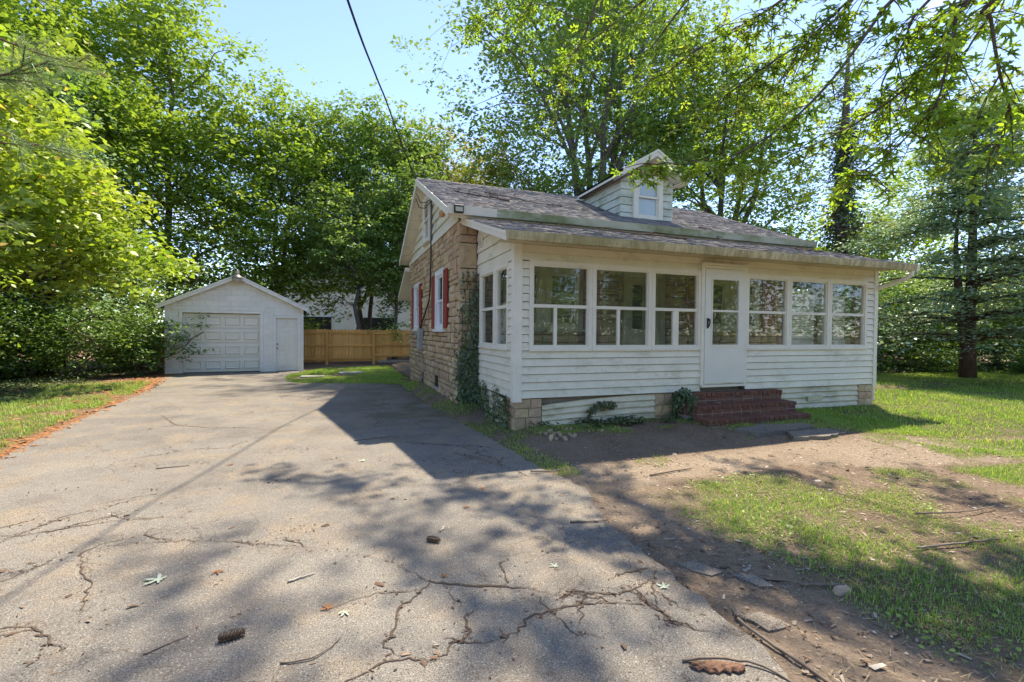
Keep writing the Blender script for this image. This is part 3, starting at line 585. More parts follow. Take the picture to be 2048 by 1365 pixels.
rs=random.Random(9); massV=[];massF=[];massR=[]
def place_stone(a,k,obj):
    ax,(u0,u1,z0,z1)=a; g=.012; w_=u1-u0-g; h=z1-z0-g; dp=rs.uniform(.045,.085); me,V,F=SV[k%8]; flip=rs.choice((1,-1))
    c=((u0+u1)/2,(z0+z1)/2)
    if obj:
        o=mesh_obj('stone',me,None,wallL if ax=='L' else wallF,(XS+.028,c[0],c[1]) if ax=='L' else (c[0],YF+.028,c[1]),(0,0,-math.pi/2) if ax=='L' else (0,0,0),(w_,dp,h))
    else:
        P=V*np.array([w_,dp,h]); Q=np.stack([P[:,1]+XS+.028,-P[:,0]+c[0],P[:,2]+c[1]],1) if ax=='L' else np.stack([P[:,0]+c[0],P[:,1]+YF+.028,P[:,2]+c[1]],1)
        n=len(massV) and sum(len(x) for x in massV); massV.append(Q); massF.extend([[i+n for i in f] for f in F]); massR.extend([rs.random()]*len(F))
for k,a in enumerate(SR[:296]): place_stone(a,k,True)
for k,a in enumerate(SR[296:]+SRI): place_stone(a,k,False)
V=np.concatenate(massV); L=[i for f in massF for i in f]; st=np.cumsum([0]+[len(f) for f in massF[:-1]])
tag(mesh_obj('stone_facing',np_mesh('stone_facing',V-np.array(WL[house.name]),L,st,M['stonem'],massR),None,house,WL[house.name]),kind='stuff')
# rooms behind the panes
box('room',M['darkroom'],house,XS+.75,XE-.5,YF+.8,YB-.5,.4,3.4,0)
b=MB(); 
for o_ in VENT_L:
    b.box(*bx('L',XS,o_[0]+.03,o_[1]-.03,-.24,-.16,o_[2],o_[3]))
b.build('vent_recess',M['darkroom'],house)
for o_ in VENT_L:
    MB().box(*bx('L',XS,o_[0]+.02,o_[1]-.02,-.14,.03,o_[2]-.05,o_[2])).build('vent_sill',M['concrete'],house)
    MB().box(*bx('L',XS,o_[0]+.02,o_[0]+.16,-.14,.0,o_[2]+.005,o_[3]-.005)).build('vent_block',M['concrete'],house)
# windows -----------------------------------------------------------
def window(ax,base,u0,u1,z0,z1,trim,parent,tmat,fr=.09,proud=.03,sash=.045,mull=None,split=True,name='window',sill=True,recess=.03,midz=None):
    """trim is the outer casing; returns the window part with sash rails, panes and sill as sub-parts"""
    t=MB()
    t.box(*bx(ax,base,u0,u1,-.06,proud,z1-fr,z1)); t.box(*bx(ax,base,u0,u1,-.06,proud,z0,z0+fr*.6))
    t.box(*bx(ax,base,u0,u0+fr,-.06,proud-.002,z0+fr*.6,z1-fr)); t.box(*bx(ax,base,u1-fr,u1,-.06,proud-.002,z0+fr*.6,z1-fr))
    wn=t.build(name,tmat,parent)
    a0,a1,c0,c1=u0+fr,u1-fr,z0+fr*.6,z1-fr; zm=midz if midz else (c0+c1)/2
    s=MB()
    for (p,q) in ((c0,zm+sash/2),(zm-sash/2,c1)) if split else ((c0,c1),):
        n_=-recess-.02 if (p==c0 and split) else -recess+.012
        s.box(*bx(ax,base,a0,a1,n_-.022,n_,p,p+sash)); s.box(*bx(ax,base,a0,a1,n_-.022,n_,q-sash,q)); s.box(*bx(ax,base,a0,a0+sash*.8,n_-.022,n_-.001,p+sash,q-sash)); s.box(*bx(ax,base,a1-sash*.8,a1,n_-.022,n_-.001,p+sash,q-sash))
    s.build('sash',tmat,wn)
    for (p,q) in ((c0,zm),(zm,c1)) if split else ((c0,c1),):
        n_=-recess-.035 if p==c0 else -recess-.003
        MB().box(*bx(ax,base,a0,a1,n_-.005,n_,p+.01,q-.01)).build('pane',M['glass'],wn)
    if sill: MB().box(*bx(ax,base,u0-.04,u1+.04,-.05,proud+.04,z0-.06,z0-.002)).build('sill',tmat,wn,bevel=.004)
    return wn
def shutter(ax,base,u0,u1,z0,z1,parent):
    t=MB(); f=.05; zm=z0+(z1-z0)*.52
    for (p,q) in ((z0,z0+f),(zm-f/2,zm+f/2),(z1-f,z1)): t.box(*bx(ax,base,u0,u1,.0,.032,p,q))
    for (p,q) in ((z0+f,zm-f/2),(zm+f/2,z1-f)):
        t.box(*bx(ax,base,u0,u0+f,0,.031,p,q)); t.box(*bx(ax,base,u1-f,u1,0,.031,p,q))
    s=t.build('shutter',M['red'],parent)
    for (p,q) in ((z0+f,zm-f/2),(zm+f/2,z1-f)):
        MB().box(*bx(ax,base,u0+f+.006,u1-f-.006,.004,.026,p+.006,q-.006)).build('raised_panel',M['red'],s,bevel=.008)
for (a,c,d,e) in WIN_L:
    window('L',XS-.035,a,c,d,e,None,house,M['cleanwhite'],fr=.12,proud=.02)
    shutter('L',XS-.035,a-.36,a-.015,d+.02,e-.06,house); shutter('L',XS-.035,c+.015,c+.36,d+.02,e-.06,house)
# windows, door and shutters inside the porch
for (a,c) in ((2.95,3.80),(3.80,4.65)): window('F',YF-.03,a+.003,c-.003,1.62,2.85,None,house,M['cream'],fr=.13,proud=.02)
for (a,c) in ((7.60,8.47),(8.47,9.35)): window('F',YF-.03,a+.003,c-.003,1.65,2.85,None,house,M['cream'],fr=.15,proud=.02)
shutter('F',YF-.04,7.2,7.57,1.7,2.8,house); shutter('F',YF-.04,9.42,9.82,1.7,2.8,house)
b=MB(); b.box(5.6,5.72,YF-.06,YF+.05,.6,2.85); b.box(6.53,6.65,YF-.06,YF+.05,.6,2.85); b.box(5.72,6.53,YF-.059,YF+.05,2.73,2.85); b.build('door_frame',M['cream'],house)
b=MB(); b.box(5.72,5.84,YF-.02,YF+.03,.62,2.73); b.box(6.41,6.53,YF-.02,YF+.03,.62,2.73); b.box(5.84,6.41,YF-.02,YF+.03,2.58,2.73); b.box(5.84,6.41,YF-.02,YF+.03,.62,1.62)
fd=b.build('front_door',M['cream'],house)
b=MB(); b.box(6.11,6.14,YF-.015,YF+.02,1.62,2.58); b.box(5.84,6.41,YF-.014,YF+.019,2.09,2.12); b.build('glazing_bar',M['cream'],fd); MB().box(5.84,6.41,YF+.005,YF+.012,1.62,2.58).build('pane',M['glass'],fd)
for a in (5.88,6.15): MB().box(a,a+.22,YF-.035,YF-.021,.85,1.5).build('raised_panel',M['cream'],fd,bevel=.006)
# porch interior
box('porch_floor',M['porchfloor'],house,XL+.1,XR-.05,Y0+.12,YF-.06,.45,.60,0); box('porch_ceiling',M['cream'],house,XL+.05,XR-.05,Y0+.1,YF-.03,2.88,2.92,0)
box('inner_post',M['inner'],house,9.0,9.36,7.0,7.12,.6,2.88); box('inner_post',M['inner'],house,10.02,10.16,6.85,6.95,.6,2.88)
box('inner_batten',M['cream'],house,9.12,9.20,6.90,6.99,.6,2.55)
def siding_board(ax,base,u0,u1,z0,z1,name,mat,parent,tb=.030,tt=.008,slant=None,loc=None):
    h=z1-z0
    if slant: # (z at u0, z at u1) of a sloping top edge
        ta,tb2=slant
        V=[(u0,-.004,z0),(u1,-.004,z0),(u1,-.004,tb2),(u0,-.004,ta),(u0,tb,z0),(u1,tb,z0),(u1,tt,tb2),(u0,tt,ta)]
    else: V=[(u0,-.004,z0),(u1,-.004,z0),(u1,-.004,z1),(u0,-.004,z1),(u0,tb,z0),(u1,tb,z0),(u1,tt,z1),(u0,tt,z1)]
    W_=[(u,base-n,z) if ax=='F' else (base-n,u,z) for u,n,z in V]
    return MB().add(W_,[(0,1,2,3),(4,7,6,5),(0,4,5,1),(1,5,6,2),(2,6,7,3),(3,7,4,0)]).build(name,mat,parent,loc=loc)
pan=MB().box(8.12,8.92,6.93,6.96,.9,2.36).box(9.45,9.78,6.93,6.96,.9,2.44).build('inner_partition',M['gap'],house)
for i in range(12):
    z=.95+i*.128
    if z>2.35: break
    siding_board('F',6.93,8.12,8.92,z,z+.119,'siding_board',M['siding'],pan)
    siding_board('F',6.93,9.45,9.78+.03*(i%3==0),z,z+.119,'siding_board',M['siding'],pan)
# porch walls
DX0,DX1=5.88,6.83
pw=MB(); pw.box(XL+.01,DX0,Y0+.02,Y0+.1,.56,1.30); pw.box(DX1,XR-.01,Y0+.02,Y0+.1,.56,1.30); pw.box(XL+.01,XR-.01,Y0+.02,Y0+.1,2.63,2.88)
pw.box(XL+.01,2.70,Y0+.02,Y0+.1,1.30,2.63); pw.box(9.98,XR-.01,Y0+.02,Y0+.1,1.30,2.63)
pw.box(XL+.02,XL+.1,Y0+.1,YF,.56,1.30); pw.box(XL+.02,XL+.1,Y0+.1,YF,2.63,2.88); pw.box(XL+.02,XL+.1,Y0+.1,6.9,1.30,2.63); pw.box(XL+.02,XL+.1,8.5,YF,1.30,2.63)
pw.box(XR-.1,XR-.02,Y0+.1,YF,.56,1.0); pw.box(XR-.1,XR-.02,Y0+.1,YF,2.63,2.88); pw.box(XR-.1,XR-.02,7.5,7.6,1.0,2.63)
pwall=pw.build('porch_wall',M['gap'],house)
def courses(z0,z1,step): return [(z0+i*step,z0+(i+1)*step-.009) for i in range(int(round((z1-z0)/step)))]
for z,zt in courses(.555,1.275,.12):
    siding_board('F',Y0,XL+.1,DX0-.03,z,zt,'siding_board',M['siding'],pwall); siding_board('F',Y0,DX1+.03,XR-.07,z,zt,'siding_board',M['siding'],pwall)
    siding_board('L',XL,Y0+.03,YF,z,zt,'siding_board',M['siding'],pwall)
for z,zt in courses(1.275,2.625,.1227):
    siding_board('F',Y0,XL+.1,2.655,z,zt,'siding_board',M['siding'],pwall); siding_board('F',Y0,10.02,XR-.07,z,zt,'siding_board',M['siding'],pwall)
    siding_board('L',XL,Y0+.03,6.90,z,zt,'siding_board',M['siding'],pwall)
siding_board('F',Y0,XL+.1,XR-.07,2.63,2.745,'frieze_board',M['siding'],pwall); siding_board('F',Y0,XL+.1,XR-.07,2.748,2.86,'frieze_board',M['siding'],pwall,tb=.012)
# sloping boards of the porch's side gable
pr=lambda y: 2.80+.30*(y-6.12)
for z0_,z1_ in ((2.63,2.79),(2.80,3.01),(3.02,3.23),(3.24,3.45)):
    ya=max(Y0+.03,6.12+(z0_-2.80)/.30+.01)
    if z0_>=2.80: 
        yb=min(YF,6.12+(z1_-2.80)/.30)
        if yb>ya+.05: siding_board('L',XL,ya,yb,z0_,z0_+.001,'siding_board',M['siding'],pwall,slant=(min(z1_,pr(ya)+.003),min(z1_,pr(yb))),tb=.024)
        if yb<YF: siding_board('L',XL,yb,YF,z0_,z1_,'siding_board',M['siding'],pwall)
    else: siding_board('L',XL,Y0+.03,YF,z0_,z1_+.004,'siding_board',M['siding'],pwall)
MB().box(XL-.018,XL-.002,Y0-.001,YF,2.62,2.85).build('side_backing',M['trim'],pwall) if False else None
MB().box(XL-.035,XL+.10,Y0-.035,Y0+.02,.50,2.86).box(XL-.034,XL+.0,Y0+.021,Y0+.09,.50,2.86).build('corner_board',M['trim'],pwall); MB().box(XR-.07,XR+.03,Y0-.035,Y0+.06,.50,2.86).build('corner_board',M['trim'],pwall)
vt=MB(); vt.box(XL-.05,XL-.02,8.30,8.52,3.10,3.125); vt.box(XL-.05,XL-.02,8.30,8.52,3.265,3.29)
vt.box(XL-.05,XL-.02,8.30,8.325,3.125,3.265); vt.box(XL-.05,XL-.02,8.495,8.52,3.125,3.265)
for k in range(1,3): vt.box(XL-.045,XL-.025,8.325+.057*k-.008,8.325+.057*k+.008,3.125,3.265)
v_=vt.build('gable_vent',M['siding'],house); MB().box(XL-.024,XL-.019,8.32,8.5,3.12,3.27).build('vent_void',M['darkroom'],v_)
# porch windows
FW=[(2.655,3.725,1.29,2.63,[3.10],.05),(3.725,4.838,1.29,2.63,[4.22],.05),(4.838,5.85,1.29,2.63,[5.34],.115),(6.86,7.90,1.29,2.63,[],0),(7.90,8.96,1.29,2.63,[],0),(8.96,10.02,1.29,2.63,[],0)]
def porch_window(ax,base,u0,u1,z0,z1,mul,mw,mid=1.95,rail=.05):
    fr=.062; t=MB(); e=.002
    t.box(*bx(ax,base,u0+e,u1-e,-.07,.03,z1-fr,z1)); t.box(*bx(ax,base,u0+e,u1-e,-.07,.035,z0,z0+fr*.7)); t.box(*bx(ax,base,u0+e,u0+fr,-.07,.028,z0+fr*.7,z1-fr)); t.box(*bx(ax,base,u1-fr,u1-e,-.07,.028,z0+fr*.7,z1-fr))
    wn=t.build('window',M['trim'],house); a0,a1,c0,c1=u0+fr,u1-fr,z0+fr*.7,z1-fr
    s=MB(); s.box(*bx(ax,base,a0,a1,-.05,.012,mid-rail/2,mid+rail/2)); s.box(*bx(ax,base,a0,a0+.022,-.04,.008,c0,c1)); s.box(*bx(ax,base,a1-.022,a1,-.04,.008,c0,c1)); s.box(*bx(ax,base,a0+.022,a1-.022,-.04,.008,c1-.022,c1)); s.box(*bx(ax,base,a0+.022,a1-.022,-.04,.008,c0,c0+.022))
    s.build('sash',M['trim'],wn)
    for m in mul: MB().box(*bx(ax,base,m-mw/2,m+mw/2,-.042,.004,c0+.022,mid-rail/2)).build('mullion',M['trim'],wn)
    cuts=[a0]+[m for m in mul]+[a1]
    for p,q in zip(cuts[:-1],cuts[1:]): MB().box(*bx(ax,base,p+.004,q-.004,-.030,-.025,c0+.005,mid)).build('pane',M['glass'],wn)
    MB().box(*bx(ax,base,a0+.004,a1-.004,-.018,-.013,mid,c1-.005)).build('pane',M['glass'],wn)
    MB().box(*bx(ax,base,u0+e,u1-e,-.02,.05,z0-.03,z0-.001)).build('sill',M['trim'],wn,bevel=.003)
for a in FW: porch_window('F',Y0,*a)
for a in ((6.9,7.60),(7.60,8.50)): porch_window('L',XL,a[0],a[1],1.29,2.628,[],0)
b=MB(); b.box(DX0-.04,DX0+.03,Y0-.045,Y0+.1,.66,2.73); b.box(DX1-.03,DX1+.04,Y0-.045,Y0+.1,.66,2.73); b.box(DX0+.03,DX1-.03,Y0-.045,Y0+.1,2.68,2.73); b.box(DX0-.02,DX1+.02,Y0-.06,Y0+.1,.62,.66)
b.build('door_frame',M['trim'],house); MB().box(DX0-.05,DX1+.05,Y0-.075,Y0-.03,2.732,2.775).build('drip_cap',M['trim'],house)
b=MB(); y1,y2=Y0-.055,Y0-.015; a0,a1=DX0+.034,DX1-.034
b.box(a0,a0+.13,y1,y2,.69,2.675); b.box(a1-.13,a1,y1,y2,.69,2.675); b.box(a0+.13,a1-.13,y1,y2,2.52,2.675); b.box(a0+.13,a1-.13,y1,y2,.69,1.32)
sdr=b.build('storm_door',simple('storm_door_paint',(.76,.74,.66),(.72,.70,.62),3,.4),house)
b=MB(); 
for (p,q,r,s) in ((a0+.13,a1-.13,2.49,2.52),(a0+.13,a1-.13,1.32,1.36),(a0+.13,a0+.155,1.36,2.49),(a1-.155,a1-.13,1.36,2.49),(a0+.155,a1-.155,1.93,1.965)): b.box(p,q,y1-.008,y2+.004,r,s)
b.build('glazing_frame',M['trim'],sdr)
for p,q in ((1.36,1.93),(1.965,2.49)): MB().box(a0+.155,a1-.155,y1+.012,y1+.017,p,q).build('pane',M['glass'],sdr)
hb=MB(); hb.tube([(a0+.05,y1-.012,1.80),(a0+.052,y1-.045,1.795),(a0+.052,y1-.055,1.74),(a0+.05,y1-.04,1.68),(a0+.045,y1-.012,1.655)],[.014,.016,.012,.010,.009],8); hb.box(a0+.035,a0+.065,y1-.012,y1-.001,1.64,1.82)
hb.build('handle',M['darkiron'],sdr)
b=MB(); rr=random.Random(3); x=a0
while x<a1-.02: b.box(x,min(x+.04,a1),y1-.004,y2,.662+rr.uniform(0,.012),.689); x+=.04
b.build('torn_sweep',M['skirt'],sdr)
# piers and skirting
def pier(x0,x1,y0,y1,z1,seed):
    pp=MB().box(x0+.01,x1-.01,y0+.012,y1,-.05,z1-.004).build('pier',M['mortar2'],house); z=.0; rr=random.Random(seed)
    zs=[-.05,.26,.40,z1] if x1-x0>.35 else [-.05,.16,.34,z1]
    for i in range(3):
        xx=[x0,x0+(x1-x0)*rr.uniform(.35,.65),x1]
        for j in range(2): 
            me=SV[rr.randrange(8)][0]; mesh_obj('stone',me,None,pp,((xx[j]+xx[j+1])/2,y0+.012,(zs[i]+zs[i+1])/2),None,(xx[j+1]-xx[j]-.008,.03,zs[i+1]-zs[i]-.008))
        for yy in (y0+.2,): 
            me=SV[rr.randrange(8)][0]; mesh_obj('stone',me,None,pp,(x0+.012,(y0+y1)/2,(zs[i]+zs[i+1])/2),(0,0,-math.pi/2),(y1-y0-.01,.03,zs[i+1]-zs[i]-.008))
pier(2.45,2.88,Y0+.0,Y0+.40,.545,1); pier(4.95,5.30,Y0+.02,Y0+.40,.545,2); pier(9.84,10.26,Y0,Y0+.4,.545,3)
box('porch_joist',M['weathered'],house,XL+.05,XR-.05,Y0+.06,Y0+.16,.44,.553)
def skirting(ax,base,u0,u1,z0,z1,seed,bend=0):
    rr=random.Random(seed); nz=5; V=[];F=[];rows=[]; prof=[]
    for i in range(nz):
        za=z0+(z1-z0)*i/nz; zb=z0+(z1-z0)*(i+1)/nz; prof+= [(za,.030),(za+(zb-za)*.15,.036),(za+(zb-za)*.8,.012),(zb-(zb-za)*.08,.006)]
    prof.append((z1,.028)); nu=14
    for i in range(nu+1):
        u=u0+(u1-u0)*i/nu; t=i/nu
        for z,n in prof:
            zz=z-bend*(1-t)**2*((z-z0)/(z1-z0))*.09+rr.uniform(-.002,.002); V.append((u,n+rr.uniform(-.003,.003)+bend*.02*(1-t)**3,zz))
    k=len(prof)
    for i in range(nu):
        for j in range(k-1): F.append((i*k+j,(i+1)*k+j,(i+1)*k+j+1,i*k+j+1))
    W_=[(u,base-n,z) if ax=='F' else (base-n,u,z) for u,n,z in V]
    W2=[(u,base-n+.008,z) if ax=='F' else (base-n+.008,u,z) for u,n,z in V]; m=len(W_)
    return MB().add(W_+W2,F+[tuple(m+i for i in f[::-1]) for f in F]).build('skirting_panel',M['skirt'],house,recalc=False)
s1=skirting('F',Y0+.03,2.885,4.945,.02,.535,1,1.); s2=skirting('F',Y0+.03,7.40,9.835,.02,.545,2); skirting('L',XL+.02,Y0+.42,YF-.03,.06,.545,3,.6)
box('skirting_backing',M['weathered'],house,2.9,9.8,Y0+.16,Y0+.2,.0,.54,0)
def vplate(x,z,par,tilt):
    b=MB(); b.box(-.20,.20,-.012,0,-.05,.05)
    for k in range(6): b.box(-.18+k*.062,-.13+k*.062,-.02,-.012,-.038,.038)
    me=b.mesh('vent_plate'); mesh_obj('vent_plate',me,M['skirt'],par,(x,Y0-.016,z),(0,R(tilt),0))
vplate(3.98,.40,s1,1.5); vplate(8.62,.33,s2,-3)
# roofs -------------------------------------------------------------
RX0,RX1=1.77,10.52
def shingles(name,x0,x1,y0,z0,y1,z1,parent,seed,expo=.14):
    rs=np.random.RandomState(seed); Ls=math.hypot(y1-y0,z1-z0); dy,dz=(y1-y0)/Ls,(z1-z0)/Ls; nyv,nzv=-dz,dy
    if nzv<0: nyv,nzv=-nyv,-nzv
    V=[];Rn=[]; n=int(Ls/expo)+1
    for c in range(n):
        s=c*expo; se=min(s+expo+.02,Ls+.01); x=x0-rs.uniform(0,.3)
        while x<x1:
            w_=rs.choice([.12,.16,.2,.26,.33]); a=max(x,x0-.015);b_=min(x+w_-.004,x1+.015); x+=w_
            if b_-a<.02: continue
            t=rs.choice([.006,.008,.014,.017]); so=s-.012+rs.uniform(-.004,.004)
            P=lambda xx,ss_,h:(xx,y0+dy*ss_+nyv*h,z0+dz*ss_+nzv*h)
            V.append([P(a,so,-.002),P(b_,so,-.002),P(b_,so,t),P(a,so,t),P(b_,se,.003),P(a,se,.003)]); Rn.append(rs.rand())
    V=np.array(V); m=len(V); o=(np.arange(m)*6)[:,None]; F=np.concatenate([o+np.array([[0,1,2,3]]),o+np.array([[3,2,4,5]]),o+np.array([[1,4,2,2]])*0+np.array([[1,4,2,1]])],1)
    # front edge, upper face, and the two small end triangles
    L=np.concatenate([o+np.array([[0,1,2,3,3,2,4,5,1,4,2,0,3,5]])],1).reshape(-1); st=(np.arange(m)*14)[:,None]+np.array([0,4,8,11])[None]
    me=np_mesh(name,V.reshape(-1,3)-np.array(WL[parent.name]),L,st.ravel(),M['shingle'],np.repeat(Rn,4))
    return tag(mesh_obj(name,me,None,parent,WL[parent.name]),kind='stuff')
TH=.09
b=MB(); b.prism([(EY,EZ),(RY,RZ),(15.55,EZ+.06),(15.55,EZ+.06-TH),(RY,RZ-TH),(EY,EZ-TH)],'X',RX0+.01,RX1-.01)
roof=b.build('roof',M['trim'],house)
shingles('shingles',RX0,RX1,EY-.03,EZ-.011,RY,RZ+.002,roof,1); shingles('shingles',RX0,RX1,15.58,EZ+.05,RY,RZ+.002,roof,2,.28)
b=MB(); rr=random.Random(5); x=RX0-.01
while x<RX1:
    b.add([(x,RY-.13,RZ-.045),(x+.30,RY-.13,RZ-.055),(x+.30,RY,RZ+.012),(x,RY,RZ+.026),(x,RY+.13,RZ-.045),(x+.30,RY+.13,RZ-.055)],[(0,1,2,3),(3,2,5,4)]); x+=.22
b.build('ridge_cap',simple('ridge_shingle',(.10,.09,.088),(.15,.13,.12),30,.95),roof)
def rake(x0,x1,y0,z0,y1,z1,dn,up,name,mat,par): return MB().prism([(y0,z0+up),(y1,z1+up),(y1,z1-dn),(y0,z0-dn)],'X',x0,x1).build(name,mat,par)
for X in (RX0-.02,RX1-.005):
    rake(X,X+.025,EY-.01,EZ,RY,RZ,.17,-.012,'rake_board',M['trim'],roof); rake(X,X+.025,RY+.002,RZ,15.56,EZ+.05,.17,-.012,'rake_board',M['trim'],roof)
    rake(X-.012,X+.0,EY-.01,EZ,RY,RZ,.07,-.012,'rake_moulding',M['trim'],roof)
for k in range(13):
    t0,t1=k/13,(k+1)/13-.004
    for sgn in (0,1):
        ya,yb=(EY+(RY-EY)*t0,EY+(RY-EY)*t1) if sgn==0 else (15.55-(15.55-RY)*t0,15.55-(15.55-RY)*t1)
        za,zb=(EZ+(RZ-EZ)*t0-.125,EZ+(RZ-EZ)*t1-.125) if sgn==0 else (EZ+.06+(RZ-EZ-.06)*t0-.125,EZ+.06+(RZ-EZ-.06)*t1-.125)
        MB().prism([(ya,za),(yb,zb),(yb,zb-.012-.006*(k%2)),(ya,za-.012-.006*(k%2))],'X',RX0+.006,XS+.02).build('soffit_board',M['siding'],roof)
gp=[(8.10,3.735),(8.13,3.60),(8.235,3.60),(8.235,3.735)]
MB().prism([(8.105,3.735),(8.12,3.68),(8.14,3.60),(8.235,3.60),(8.235,3.735)],'X',2.62,RX1+.02).build('gutter',M['algae'],roof)
MB().prism([(8.10,3.738),(8.117,3.68),(8.137,3.597),(8.235,3.597),(8.235,3.738)],'X',RX0-.03,2.62).build('gutter',M['trim'],roof)
MB().box(RX0+.03,RX1-.03,8.236,8.262,3.56,3.66).build('fascia',M['trim'],roof); MB().box(XS,RX1-.1,8.262,YF,3.555,3.58).build('eave_soffit',M['trim'],roof)
# gable boards
hw=lambda z:(RZ-.15-z)/SL
gw=MB(); gw.prism([(YF,3.68),(YB,3.68),(min(YB,RY+hw(3.7)),3.72),(RY,RZ-.16),(max(YF,RY-hw(3.7)),3.72)],'X',XS+.03,XS+.1); gable=gw.build('gable_wall',M['gap'],house)
z=3.66
while z<5.05:
    z2=min(z+.218,5.17); ya,yb=max(YF-.02,RY-hw(z)),min(YB,RY+hw(z)); yc,yd=max(YF-.02,RY-hw(z2)),min(YB,RY+hw(z2))
    xo,xi=XS-.03,XS+.012
    V=[(xo,ya,z),(xo,yb,z),(xi,yd,z2),(xi,yc,z2),(XS+.034,ya,z),(XS+.034,yb,z),(XS+.034,yd,z2),(XS+.034,yc,z2)]
    MB().add(V,[(0,1,2,3),(4,7,6,5),(0,4,5,1),(1,5,6,2),(2,6,7,3),(3,7,4,0)]).build('siding_board',M['siding'],gable); z+=.23
MB().box(XS-.05,XS-.032,YF-.02,YB,3.60,3.70).build('gable_trim',M['trim'],gable)
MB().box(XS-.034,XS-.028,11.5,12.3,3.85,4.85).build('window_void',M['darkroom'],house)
window('L',XS-.078,11.46,12.34,3.78,4.90,None,house,M['trim'],fr=.10,proud=.03,recess=-.01)
# low roof of the rear lean-to
rr_=MB(); rr_.prism([(15.25,3.55),(17.2,2.75),(17.2,2.63),(15.25,3.43)],'X',1.9,8.0); lt=rr_.build('lean_to_roof',M['trim'],house); shingles('shingles',1.88,8.02,17.22,2.745,15.26,3.555,lt,4,.2)
MB().box(2.3,8,15.28,16.9,-.1,2.9).build('lean_to_wall',M['siding'],house)
# porch roof
PE,PZ,PT,PTZ=6.10,2.935,8.28,3.575
b=MB(); b.prism([(PE,PZ),(PT+.3,PTZ+.088),(PT+.3,PTZ),(PE,PZ-.06)],'X',2.13,10.50); proof=b.build('porch_roof',M['trim'],house)
shingles('shingles',2.11,10.52,PE-.03,PZ-.010,PT+.06,PTZ+.018,proof,3)
rake(2.105,2.13,PE,PZ,YF+.02,PZ+(YF+.02-PE)*.2936,.145,-.012,'rake_board',M['trim'],proof); rake(2.092,2.105,PE,PZ,YF,PZ+(YF-PE)*.2936,.06,-.012,'rake_moulding',M['trim'],proof); rake(10.50,10.525,PE,PZ,8.2,PZ+2.1*.2936,.145,-.012,'rake_board',M['trim'],proof)
MB().prism([(PE,PZ-.062),(YF,PZ+.2936*(YF-PE)-.13),(YF,PZ+.2936*(YF-PE)-.145),(PE,PZ-.077)],'X',2.131,XL+.0).build('soffit_board',M['siding'],proof)
MB().prism([(5.99,2.915),(6.0,2.86),(6.02,2.80),(6.098,2.80),(6.098,2.915)],'X',2.10,10.46).build('gutter',M['gutter'],proof)
MB().prism([(5.985,2.918),(5.995,2.86),(6.015,2.797),(6.098,2.797),(6.098,2.918)],'X',10.46,10.53).build('gutter_end',M['trim'],proof)
MB().box(2.131,10.50,6.10,6.63,2.862,2.874).build('eave_soffit',m_siding('yellowed_soffit',(.60,.54,.36),(.30,.25,.10),.6,.48),proof)
b=MB(); b.tube([(10.40,6.05,2.80),(10.40,6.06,2.72),(10.385,6.14,2.66),(10.35,6.42,2.565),(10.345,6.62,2.50),(10.345,6.70,2.44),(10.345,6.70,.2)],.042,8); b.build('downspout',M['trim'],proof)
# dormer
DY,DA,DB,DC=9.2,5.87,7.27,6.57
b=MB(); b.prism([(DA+.03,4.0),(DB-.03,4.0),(DB-.03,5.08),(DC,5.50),(DA+.03,5.08)],'Y',DY+.03,11.6); dorm=b.build('dormer',M['gap'],house)
for z,zt in courses(4.09,5.12,.172):
    siding_board('F',DY+.03,DA,6.20,z,zt,'siding_board',M['dormer'],dorm); siding_board('F',DY+.03,6.94,DB,z,zt,'siding_board',M['dormer'],dorm)
    y2=8.25+(z-3.74)/.43+.35
    siding_board('L',DA+.03,DY+.02,min(y2,11.5),z,zt,'siding_board',M['dormer'],dorm)
    siding_board('F',DY+.03,6.2,6.94,5.06,5.07,'dummy',M['dormer'],dorm) if False else None
b=MB(); b.prism([(DA+.12,5.10),(DB-.12,5.10),(DC,5.44)],'Y',DY-.0,DY+.028); b.build('gable_panel',simple('brown_gable_board',(.24,.17,.12),(.19,.13,.09),6,.8),dorm)
MB().box(6.28,6.88,DY+.019,DY+.029,4.2,5.06).build('reflection_backing',simple('pale_reflection',(.72,.75,.80),(.66,.69,.74),3,.7),house)  # added pale panel, bright sky reflection of the dormer glass put into its colour
window('F',DY-.02,6.18,6.96,4.12,5.12,None,house,M['trim'],fr=.12,proud=.03,recess=-.008,midz=4.635)
